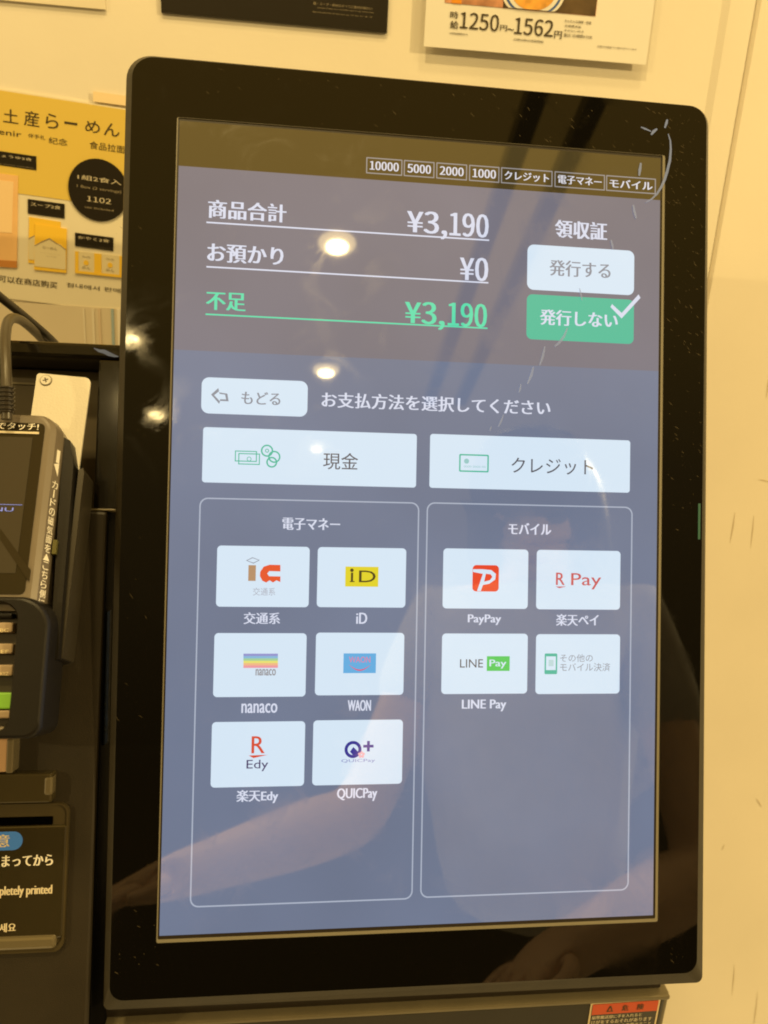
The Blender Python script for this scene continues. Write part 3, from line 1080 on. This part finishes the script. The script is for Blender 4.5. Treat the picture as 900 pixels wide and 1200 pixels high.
while k < 240:
    right = random.random() < .45
    if right:
        px, py = random.uniform(783, 824), random.uniform(135, 640)
        if random.random() < (py - 135) / 600:
            continue
    else:
        px = random.uniform(165, 815)
        py = 66 + (px - 150) * .09 + random.uniform(4, 66)
        if random.random() > (px / 800):
            continue
        if k % 4 == 0:
            px, py = random.uniform(135, 182), random.uniform(120, 1150)
        elif k % 4 == 1:
            px, py = random.uniform(140, 805), random.uniform(1108, 1134)
    q = D(px, py, .00125)
    if px < 783 and py > 183 and px > 200:
        continue
    a = math.radians(random.gauss(-38, 9))
    L = random.uniform(.0005, .0022) * (1 if random.random() < .6 else .3)
    d = Vector((math.cos(a), math.sin(a))) * L
    n_ = Vector((-d.y, d.x)).normalized() * random.uniform(.00006, .00014)
    c = Vector((q.x, q.y))
    b.prism([tuple(c - d), tuple(c - n_), tuple(c + d), tuple(c + n_)], .00125, .0013, DUST)
    k += 1
o = b.build('dust', dm, DISP.M)
o['kind'] = 'stuff'

# ------------------------------------------------------------------ black cabinet on the left
CAB = DISP.tilted(2.5, 60, 760, -.012)
cb = thing('payment_cabinet', 'dark cabinet left of the display with a receipt slot and notice', 'cabinet', CAB.M)


def CR(tl, br, z=0.0):
    return brc(CAB, tl, br, z)


ctop = (CAB.at(20, 395).y + CAB.at(140, 400).y) / 2
cbot = CAB.at(60, 1188).y
cright = (CAB.at(112.5, 890).x + CAB.at(102.7, 1192).x + CAB.at(125, 640).x) / 3
cleft = -.40
split = CAB.at(115, 598).y
b = MB()
b.box(cleft, cbot - .3, -.06, cright, split - .0006, .0, MATTE, bev=.0018)
b.build('lower_panel', cb, CAB.M)
b = MB()
b.box(cright - .0006, cbot - .3, -.058, cright + .0007, split - .001, -.0035, mat('gap_shade_black', (.0015, .0012, .0008), .8, spec=.05))  # black strip added to paint the shade in the gap beside the display
b.build('gap_shade', cb, CAB.M)
# upper glossy head with a recess
hx1 = CAB.at(150, 500).x
b = MB()
rx0, ry0, rx1, ry1 = CR((-80, 409), (107, 560))
zf = -.006
# top rim
b.box(cleft, ry1, -.09, hx1, ctop, zf, BLACKP, bev=.0022)
b.box(rx1, split + .001, -.09, hx1, ry1 - .0004, zf - .0006, BLACKP, bev=.0012)
b.box(cleft, split + .001, -.09, rx1 - .0005, ry1 - .0004, -.040, mat('recess_back', (.085, .066, .034), .4, var=.2, vscale=20), bev=.0006)
b.build('head', cb, CAB.M)
b = MB()
sx0, sy0, sx1, sy1 = CR((-60, 447.5), (45, 449), -.0395)
b.prism([(sx0, sy0), (sx1, sy0), (sx1, sy1), (sx0, sy1)], -.040, -.0385, LEDGE)
b.box(cleft, split - .0002, -.05, hx1, split + .0012, -.002, LEDGE, bev=.0004)
b.build('seam', cb, CAB.M)
b = MB()
A = CAB.at(124, 409, zf)
def cstroke(b, pts, w, z, m):
    q = [CAB.at(*p_, z) for p_ in pts]
    L, R_ = [], []
    for i, p_ in enumerate(q):
        d = (q[min(i + 1, len(q) - 1)] - q[max(i - 1, 0)]).normalized()
        n_ = Vector((-d.y, d.x, 0)) * w * (.2 + math.sin(math.pi * i / (len(q) - 1)))
        L.append((p_ + n_)[:2])
        R_.append((p_ - n_)[:2])
    b.prism(L + R_[::-1], z - .0002, z + .0001, m)
cstroke(b, [(110, 408), (116, 411), (122, 412), (128, 415), (134, 417), (139, 418)], .0011, zf + .0002, SMEAR_GLINT)
b.build('smear_glint', cb, CAB.M)
# mounting plate with a screw, leaning forward out of the recess
PLT = CAB.tilted(13.0, 75, 500, .010)
b = MB()
pq = [PLT.at(30, 530), PLT.at(92, 553), PLT.at(107, 443), PLT.at(43.5, 437)]
L = rquad(pq, (.002, .002, .004, .002))
b.prism(L, -.0016, 0, ALU)
p = b.build('mounting_plate', cb, PLT.M)
b = MB()
q = PLT.at(54, 446)
b.prism(circle(q.x, q.y, .0036, n=28), 0, .0003, LEDGE)
b.prism(circle(q.x, q.y, .0030, n=28), .0003, .0010, ALU)
for a in (20, 110):
    d = Vector((math.cos(math.radians(a)), math.sin(math.radians(a)))) * .0016
    n_ = Vector((-d.y, d.x)) * .22
    c = Vector((q.x, q.y))
    b.prism([tuple(c - d - n_), tuple(c + d - n_), tuple(c + d + n_), tuple(c - d + n_)], .0010, .00115 + a * 1e-7, INK)
b.build('screw', p, PLT.M)

# receipt outlet with its notice
b = MB()
x0, y0, x1, y1 = CR((-90, 943), (76, 1112))
CLIP = mat('slot_panel', (.050, .039, .018), .34, var=.1, vscale=30)
b.ring(rrect(x0, y0, x1, y1, .006), rrect(x0 + .0008, y0 + .003, x1 - .0012, y1 - .0008, .0055), -.001, .0030, CLIP)
x0b, y0b, x1b, y1b = x0 + .0008, y0 + .003, x1 - .0012, y1 - .0008
b.prism(rrect(x0b - .0003, y0b - .0003, x1b + .0003, y1b + .0003, .005), -.001, .0020, CLIP)
p = b.build('receipt_outlet', cb, CAB.M)
b = MB()
sx0, sy0, sx1, sy1 = CR((-90, 960), (62, 966), .002)
b.prism(rrect(sx0, sy0, sx1, sy1, .0006), .0018, .0023, mat('slot_black', (.001, .001, .001), .9, spec=.0))
b.build('slot', p, CAB.M)
b = MB()
NP = mat('notice_film', (.030, .024, .011), .16, coat=.8, bump=.5, bscale=22)
nx0, ny0, nx1, ny1 = CR((-90, 970), (74, 1098), .002)
b.box(nx0, ny0, .0018, nx1, ny1, .0034, NP, bev=.0011)
nt_ = b.build('notice_plate', p, CAB.M)
b = MB()
gx0, gy0, gx1, gy1 = CR((-90, 1101), (66, 1110), .003)
b.box(gx0, gy0, .001, gx1, gy1, .0055, CLEAR, bev=.0018)
b.build('lower_lip', p, CAB.M)
b = MB()
zt = .0036
px0, py0, px1, py1 = CR((-42, 976), (26, 996), zt)
b.prism(rrect(px0, py0, px1, py1, (py1 - py0) * .49), .0033, .0036, BLUE)
for t, tl, br, m in (('ご注意', (-38, 979), (11, 992.5), INK_PALE), ('印刷が止まってから', (-51, 1003.5), (62, 1014.5), PAPER), ('your ticket is completely printed', (-80, 1041.5), (61, 1050.5), INK_PALE),
                     ('기다려 주세요', (-44, 1084), (18.5, 1092), INK_PALE)):
    x0, y0, x1, y1 = CR(tl, br, zt + .0002)
    b.text(t, x0, y0, x1, y1, zt + .0002, m, .035)
b.build('lettering', nt_, CAB.M)
# small raised cover above it
b = MB()
x0, y0, x1, y1 = CR((-90, 909), (60, 941), .008)
b.box(x0, y0, -.001, x1, y1, .008, mat('cover_plastic', (.042, .033, .014), .25, coat=.3), bev=.0012)
p = b.build('outlet_cover', cb, CAB.M)
b = MB()
x0, y0, x1, y1 = CR((52, 911), (60.5, 932), .008)
b.box(x0, y0, .002, x1 + .0003, y1 + .0002, .0086, CLEAR, bev=.0012)
b.build('clear_end', p, CAB.M)
b = MB()
x0, y0, x1, y1 = CR((-90, 867), (13.5, 905), .010)
b.box(x0, y0, -.001, x1, y1, .010, PINKP, bev=.001)
x0, y0, x1, y1 = CR((8.5, 866), (13.5, 906), .010)
b.box(x0, y0, .0, x1 + .0006, y1, .0106, CLEAR, bev=.0008)
b.build('paper_window', cb, CAB.M)

# blue flecked strip in the gap
GAP = Frame(DISP.world(120, 800, -.020), C2W @ U, UPD)
b = MB()
q = [GAP.at(x, y) for x, y in ((114, 878), (126, 870), (129, 715), (119, 722))]
b.prism([v[:2] for v in q], -.004, 0, BLUEC)
for k in range(9):
    g = GAP.at(122 + random.uniform(-2, 3), 735 + 15 * k)
    b.prism(circle(g.x, g.y, random.uniform(.0006, .0012), n=7), 0, .0004, mat('strip_fleck', (.02, .03, .04), .8))
o = b.build('blue_strip', None, GAP.M)
tag(o, 'narrow dark blue flecked strip in the gap between cabinet and display', 'strip')

# ------------------------------------------------------------------ card terminal
TER = CAB.tilted(13.0, 30, 600, .045)
ct = thing('card_terminal', 'grey brown card terminal with a dark screen and vertical white lettering', 'card terminal', TER.M)


def TR(tl, br, z=0.0):
    return brc(TER, tl, br, z)


x0, y0, x1, y1 = TR((-120, 487), (53, 712))
x1 = (TER.at(53, 500).x + TER.at(38, 690).x) / 2
sx = (TER.at(70, 530, -.006).x + TER.at(54, 690, -.006).x) / 2
ytop = TER.at(40, 484).y
ybt = TER.at(40, 716).y
b = MB()
def rr(x1_, y1_, r, z):
    return [(x, y, z) for x, y in rrect(x0, ybt, x1_, y1_, (.001, .001, r, .004), 8)]
b.loft([rr(sx - .0005, ytop - .0015, .013, -.030), rr(sx, ytop, .013, -.026), rr(sx, ytop, .0125, -.008), rr(x1 + .004, ytop - .0006, .0105, -.0022), rr(x1 + .0012, ytop - .0016, .009, -.0004), rr(x1, ytop - .0030, .008, 0)], GREYP)
b.build('body', ct, TER.M, smooth=False)
b = MB()
gx0, gy0, gx1, gy1 = TR((-120, 491), (49.5, 697))
gx1 = (TER.at(49.5, 500).x + TER.at(33.5, 690).x) / 2
b.prism(rrect(gx0, gy0, gx1, gy1, .003), -.001, .0005, mat('terminal_glass', (.02, .016, .009), .12))
p = b.build('front_glass', ct, TER.M)
b = MB()
lx0, ly0, lx1, ly1 = TR((-120, 508), (32, 672), .0005)
lx1 = (TER.at(34, 510).x + TER.at(25, 665).x) / 2
b.prism([(lx0, ly0), (lx1, ly0), (lx1, ly1), (lx0, ly1)], .0005, .0008, mat('terminal_screen', (.045, .039, .030), .16))
a_ = [TER.at(x, y, .001) for x, y in ((0, 619), (0, 632), (34, 682), (36, 668))]
b.prism([v[:2] for v in a_], .0008, .0010, mat('terminal_screen_band', (.022, .017, .009), .2))
b.build('screen', p, TER.M)
b = MB()
tx0, ty0, tx1, ty1 = TR((-38, 493.5), (45, 504.5), .0009)
b.text('カードでタッチ!', tx0, ty0, tx1, ty1, .0011, PAPER, .02)
ux0, uy0, ux1, uy1 = TR((-60, 505.6), (46, 506.4), .0009)
b.prism([(ux0, uy0), (ux1, uy0), (ux1, uy1), (ux0, uy1)], .0009, .0012, INK_PALE)
b.build('heading_lettering', p, TER.M)
b = MB()
DISPT = lit((150, 160, 225), .9)
tx0, ty0, tx1, ty1 = TR((-30, 594), (15.5, 599.5), .0011)
b.text('MENU', tx0, ty0, tx1, ty1, .0012, DISPT, .01)
tx0, ty0, tx1, ty1 = TR((-40, 590.4), (26, 591.4), .0011)
b.prism([(tx0, ty0), (tx1, ty0), (tx1, ty1), (tx0, ty1)], .0008, .0012, DISPT)
b.build('screen_lettering', p, TER.M)
# vertical lettering down the side bevel: the bevel runs from (x1+.004, -.0022) to (sx, -.008)
A3 = Vector((x1 + .004, 0, -.0022))
B3 = Vector((sx, 0, -.008))
ex = (B3 - A3).normalized()
bevM = TER.M @ Matrix.Translation(A3) @ Matrix((ex, Vector((0, 1, 0)), ex.cross(Vector((0, 1, 0))))).transposed().to_4x4()
bw = (B3 - A3).length
BF = Frame(bevM.translation, bevM.to_3x3() @ Vector((1, 0, 0)), bevM.to_3x3() @ Vector((0, 1, 0)))
b = MB()
yy = lambda py: BF.at(58, py, .0003).y
cw = bw * .40
xc = bw * .52
b.prism([(xc - cw * .5, yy(538)), (xc + cw * .5, yy(538)), (xc + cw * .5, yy(522)), (xc - cw * .5, yy(522))], .0002, .0004, PAPER)
b.prism([(xc - cw * 1.1, yy(541)), (xc + cw * .5, yy(554)), (xc + cw * .5, yy(538))], .0002, .0005, PAPER)
py = 560.5
for ch in 'カードの磁気面を▲こちら側に':
    h = 11.2 if ch != '▲' else 9.5
    ya, ybb = yy(py + h * .86), yy(py)
    if ch == '▲':
        b.prism([(xc - cw, ya), (xc + cw, ya), (xc - cw * .1, ybb)], .0002, .0004, PAPER)
    elif ch == 'ー':
        b.prism([(xc - cw * .15, ya), (xc + cw * .15, ya), (xc + cw * .15, ybb), (xc - cw * .15, ybb)], .0002, .0004, PAPER)
    else:
        b.text(ch, xc - cw * .95, ya, xc + cw * .95, ybb, .0004, PAPER, .02)
    py += h
b.build('side_lettering', ct, bevM)
# holder wings on the right side
b = MB()
def wing(pts, z, th, m):
    q = [TER.at(*p_, z) for p_ in pts]
    b.prism([v[:2] for v in q], z - th, z, m)
wing([(58, 775), (68, 772), (86, 545), (82, 516), (74, 512)], -.010, .024, DGREY)
wing([(66, 775), (73, 771), (98.5, 553), (97, 548), (92, 551)], -.016, .024, mat('holder_edge', (.030, .025, .016), .4))
b.build('card_slot', ct, TER.M)
b = MB()
q = TER.at(64, 641, -.0078)
b.prism(rrect(q.x - .0011, q.y - .004, q.x + .0011, q.y + .004, .0004), -.012, -.0072, mat('olive_led', (.10, .095, .03), .3))
b.build('indicator', ct, TER.M)

# ------------------------------------------------------------------ PIN pad in front of the terminal
PAD = CAB.tilted(8.0, 30, 780, .068)
pp = thing('pin_pad', 'dark grey keypad shield with beige keys and one green key', 'keypad', PAD.M)


def PR(tl, br, z=0.0):
    return brc(PAD, tl, br, z)


ox = (PAD.at(52, 740).x + PAD.at(54, 840).x) / 2
ix = (PAD.at(15, 740).x + PAD.at(13, 830).x) / 2
oy1, oy0 = PAD.at(30, 699).y, PAD.at(30, 866).y
iy_1, iy_0 = PAD.at(5, 706).y, PAD.at(5, 856).y
b = MB()
xl = PAD.at(-140, 780).x
O_ = rrect(xl, oy0, ox, oy1, (.001, .007, .016, .001), 10)
I_ = rrect(xl + .003, iy_0, ix, iy_1, (.001, .006, .010, .001), 10)
n = len(O_)
zs = [(O_, -.030), (O_, -.003), (inset(O_, .0003), -.0016), (inset(O_, .0009), -.0004), (inset(O_, .0018), 0), (inset(I_, -.0008), 0), (I_, -.002), (I_, -.012)]
b.loft([[(x, y, z) for x, y in L] for L, z in zs], DGREY, True, True, mtop=mat('keypad_well', (.03, .023, .012), .5))
b.build('shield', pp, PAD.M)
KT = -.006
for (ya, yb2, m, txt) in ((718, 724, DGREY, None), (729, 741, KEY, 'ABC'), (754, 766, KEY, 'DEF'), (779, 792, KEY, 'WXYZ'), (812, 831, GREENKEY, None), (833, 842, KEY, None)):
    kx0, ky0, kx1, ky1 = PR((-60, ya), (14, yb2), KT)
    kx1 = min(kx1, ix - .0004)
    b = MB()
    b.box(kx0, ky0, -.014, kx1, ky1, KT, m, bev=.0008)
    k = b.build('key', pp, PAD.M)
    if m is GREENKEY:
        tag(k, 'bright green key')
    if txt:
        b = MB()
        tx0, ty0, tx1, ty1 = PR((-6, yb2 - 4.5), (10, yb2 - .5), KT)
        b.text(txt, tx0, ty0, tx1, ty1, KT + .0002, KEY_TXT, .02)
        b.build('lettering', k, PAD.M)
b = MB()
x0, y0, x1, y1 = PR((-100, 853), (24, 859), -.002)
b.box(x0, y0, -.02, x1, y1, -.001, GREYP, bev=.0008)
b.build('front_lip', pp, PAD.M)

# ------------------------------------------------------------------ cables
def P(px, py, z):
    return CAB.world(px, py, z)


def smooth_path(pts, n=8):
    out = []
    for i in range(len(pts) - 1):
        p0, p1, p2, p3 = pts[max(i - 1, 0)], pts[i], pts[i + 1], pts[min(i + 2, len(pts) - 1)]
        for k in range(n):
            t = k / n
            out.append(.5 * ((2 * p1) + (p2 - p0) * t + (2 * p0 - 5 * p1 + 4 * p2 - p3) * t * t + (3 * p1 - p0 - 3 * p2 + p3) * t ** 3))
    out.append(pts[-1])
    return out


b = MB()
b.tube(smooth_path([P(-60, 300, .03), P(-5, 344, -.005), P(30, 372, -.04), P(60, 398, -.075), P(80, 420, -.12)]), .0028, CABLE)
o = b.build('cable', None, smooth=True)
tag(o, 'straight thick black cable slanting down behind the cabinet top', 'cable')
root = thing('cable', 'looped brown grey cable entering the top of the card terminal', 'cable')
b = MB()
b.tube(smooth_path([P(8, 492, .040), P(8, 470, .040), P(7, 430, .036), P(6, 395, .026), P(11, 375, .010), P(24, 375, -.015), P(42, 390, -.055), P(60, 410, -.10)]), .0030, CABLE2)
b.build('sheath', root, smooth=True)
b = MB()
pts, rs = [], []
for k in range(25):
    t = k / 24
    pts.append(P(7.5, 454 + 30 * t, .040))
    rs.append(.0044 if (k // 2) % 2 == 0 else .0035)
b.tube(pts, .004, CABLE, 14, rs)
b.build('strain_relief', root, smooth=False)

# ------------------------------------------------------------------ ceiling lamps mirrored in the glass, then added fill lamps
def mirror_lamp(px, py, height, r, power):
    d = ray(px, py).normalized()
    hit = DISP.world(px, py, .001)
    rdir = d - 2 * d.dot(DISP.n) * DISP.n
    t = (height - hit.z) / rdir.z
    p = hit + rdir * t
    disk_lamp(p, r, power)                                   # the bulb
    disk_lamp(p + Vector((0, 0, .015)), r * 1.75, power * .22)   # wider dim lamp added as the halo round the bulb


CEIL = 2.75
mirror_lamp(395, 289.5, CEIL, .036, .5)
mirror_lamp(382, 437.5, CEIL, .032, .4)
mirror_lamp(371, 527, CEIL, .026, .1)
mirror_lamp(153, 398, CEIL, .034, .9)
mirror_lamp(183, 487, CEIL, .034, .8)
LAMP = 1.35
for x, y, pw in ((-3.0, -2.2, 66.0), (3.4, -2.2, 250.0), (-.35, -.6, 11.0), (.85, -.6, 3.0), (.2, -.25, 4.5)):  # added fill lamps, placed where the glass does not mirror them
    disk_lamp((x, y, CEIL), .06, pw * LAMP)


# ------------------------------------------------------------------ the customer whose mirror image lies in the glass
def mpoint(px, py, dist):
    d = ray(px, py).normalized()
    hit = DISP.world(px, py, .001)
    rdir = d - 2 * d.dot(DISP.n) * DISP.n
    return hit + rdir * (dist - (hit - CAM).length)


def skin_mesh(name, joints, links, material, parent, levels=2):
    me = bpy.data.meshes.new(name)
    me.from_pydata([p for p, r in joints], links, [])
    o = bpy.data.objects.new(name, me)
    COL.objects.link(o)
    o.modifiers.new('skin', 'SKIN')
    sv = me.skin_vertices[0].data
    for v, (p, r) in zip(sv, joints):
        v.radius = r if isinstance(r, tuple) else (r, r)
        v.use_root = False
    sv[0].use_root = True
    sub = o.modifiers.new('sub', 'SUBSURF')
    sub.levels = sub.render_levels = levels
    bpy.context.view_layer.update()
    ev = o.evaluated_get(bpy.context.evaluated_depsgraph_get())
    m2 = bpy.data.meshes.new_from_object(ev)
    m2.name = name
    m2.materials.append(material)
    for p in m2.polygons:
        p.use_smooth = True
    o.modifiers.clear()
    o.data = m2
    o.parent = parent
    return o


SKIN = mat('skin', (.72, .50, .38), .5, var=.06, vscale=40)
SHIRT = mat('pale_shirt', (.38, .37, .38), .8, var=.1, vscale=25, bump=.3, bscale=60)
HAIR = mat('dark_hair', (.012, .009, .007), .4)
base = mpoint(615, 1180, 1.22)
per = thing('person', 'person in a pale shirt with one forearm held across, mirrored in the glass', 'person')
hd, nk = mpoint(632, 590, 1.28), mpoint(630, 690, 1.29)
ch, wa, pe = mpoint(628, 770, 1.28), mpoint(622, 960, 1.24), mpoint(618, 1110, 1.22)
sl, sr = mpoint(515, 722, 1.29), mpoint(748, 722, 1.29)
el, er = mpoint(425, 955, 1.20), mpoint(830, 1020, 1.22)
wl_, wr = mpoint(215, 1024, 1.10), mpoint(672, 1110, 1.06)
J = [(pe, .13), (wa, .125), (ch, .14), (nk, .055), (hd - (hd - nk) * .35, .075), (hd, .085), (hd + (hd - nk) * .35, .07),
     (sl, .058), (sl.lerp(el, .5), .044), (el, .048), (el.lerp(wl_, .4), .048), (wl_, .031),
     (sr, .058), (sr.lerp(er, .5), .044), (er, .048), (er.lerp(wr, .4), .048), (wr, .031)]
Lk = [(0, 1), (1, 2), (2, 3), (3, 4), (4, 5), (5, 6), (2, 7), (7, 8), (8, 9), (9, 10), (10, 11), (2, 12), (12, 13), (13, 14), (14, 15), (15, 16)]
for w0, e0 in ((11, el), (16, er)):                       # hands: palm, four fingers and a thumb
    w = J[w0][0]
    f = (w - e0).normalized()
    side = f.cross(Vector((0, 0, 1))).normalized()
    palm = w + f * .055
    J.append((palm, (.034, .018)))
    pi = len(J) - 1
    Lk.append((w0, pi))
    for k, ln in enumerate((.062, .072, .068, .052)):
        r0 = palm + f * .030 + side * (.030 - .02 * k)
        mid = r0 + f * ln * .55 - Vector((0, 0, .008))
        tip = r0 + f * ln - Vector((0, 0, .026))
        n0 = len(J)
        J += [(r0, .010), (mid, .0085), (tip, .007)]
        Lk += [(pi, n0), (n0, n0 + 1), (n0 + 1, n0 + 2)]
    n0 = len(J)
    J += [(w + f * .03 + side * .034, .012), (w + f * .062 + side * .055, .009), (w + f * .085 + side * .058, .008)]
    Lk += [(pi, n0), (n0, n0 + 1), (n0 + 1, n0 + 2)]
back = (hd - DISP.o).normalized()
up = (hd - nk).normalized()
hs = up.cross(back).normalized()
J.append((hd - back * .098 - up * .045, .017))           # nose
Lk.append((5, len(J) - 1))
skin_mesh('body', J, Lk, SKIN, per)
for sgn in (-1, 1):
    b = MB()
    c = hd - back * .078 + hs * sgn * .033 - up * .022
    b.tube([c - hs * .014, c - hs * .007 - back * .006, c + hs * .007 - back * .006, c + hs * .014], .008, INK, 10, [.002, .007, .007, .002])
    b.build('eye', per, None, True)
b = MB()
c = hd - back * .082 - up * .085
b.tube([c - hs * .024, c - hs * .01 - back * .007, c + hs * .01 - back * .007, c + hs * .024], .006, mat('lips', (.42, .16, .13), .5), 10, [.002, .007, .007, .002])
b.build('mouth', per, None, True)
skin_mesh('shirt', [(pe, .145), (wa, .142), (ch, .155), (nk - (nk - ch) * .35, .09), (sl, .068), (sl.lerp(el, .55), .058), (sr, .068), (sr.lerp(er, .55), .058)],
          [(0, 1), (1, 2), (2, 3), (2, 4), (4, 5), (2, 6), (6, 7)], SHIRT, per)
skin_mesh('hair', [(hd + up * .050 + back * .012, .105), (hd + up * .0 + back * .05, .098), (hd - up * .08 + back * .06, .09), (hd - up * .16 + back * .055, .075),
           (hd + up * .050 - back * .070, .105), (hd + hs * .075 - up * .02 - back * .01, .045), (hd + hs * .08 - up * .12, .04), (hd - hs * .075 - up * .02 - back * .01, .045), (hd - hs * .08 - up * .12, .04), (hd - up * .03 - back * .085, .062)],
          [(0, 1), (1, 2), (2, 3), (0, 4), (4, 9), (0, 5), (5, 6), (0, 7), (7, 8)], HAIR, per)

# dark rail under the ceiling, mirrored across the upper right of the glass
for (p0, d0), (p1, d1), w in ((((668, 95), 3.0), ((520, 470), 5.2), .035),):
    A, B = mpoint(*p0, d0), mpoint(*p1, d1)
    d = (B - A)
    M = Matrix.Translation(A) @ d.to_track_quat('Y', 'Z').to_matrix().to_4x4()
    rail = thing('ceiling_rail', 'dark double ceiling rail mirrored across the upper right of the glass', 'ceiling rail', M)
    for dx in (-.11, .10):
        b = MB()
        b.box(dx - w, -1.0, -.03, dx + w, d.length, .03, BLACKP, bev=.004)
        b.build('bar', rail, M)
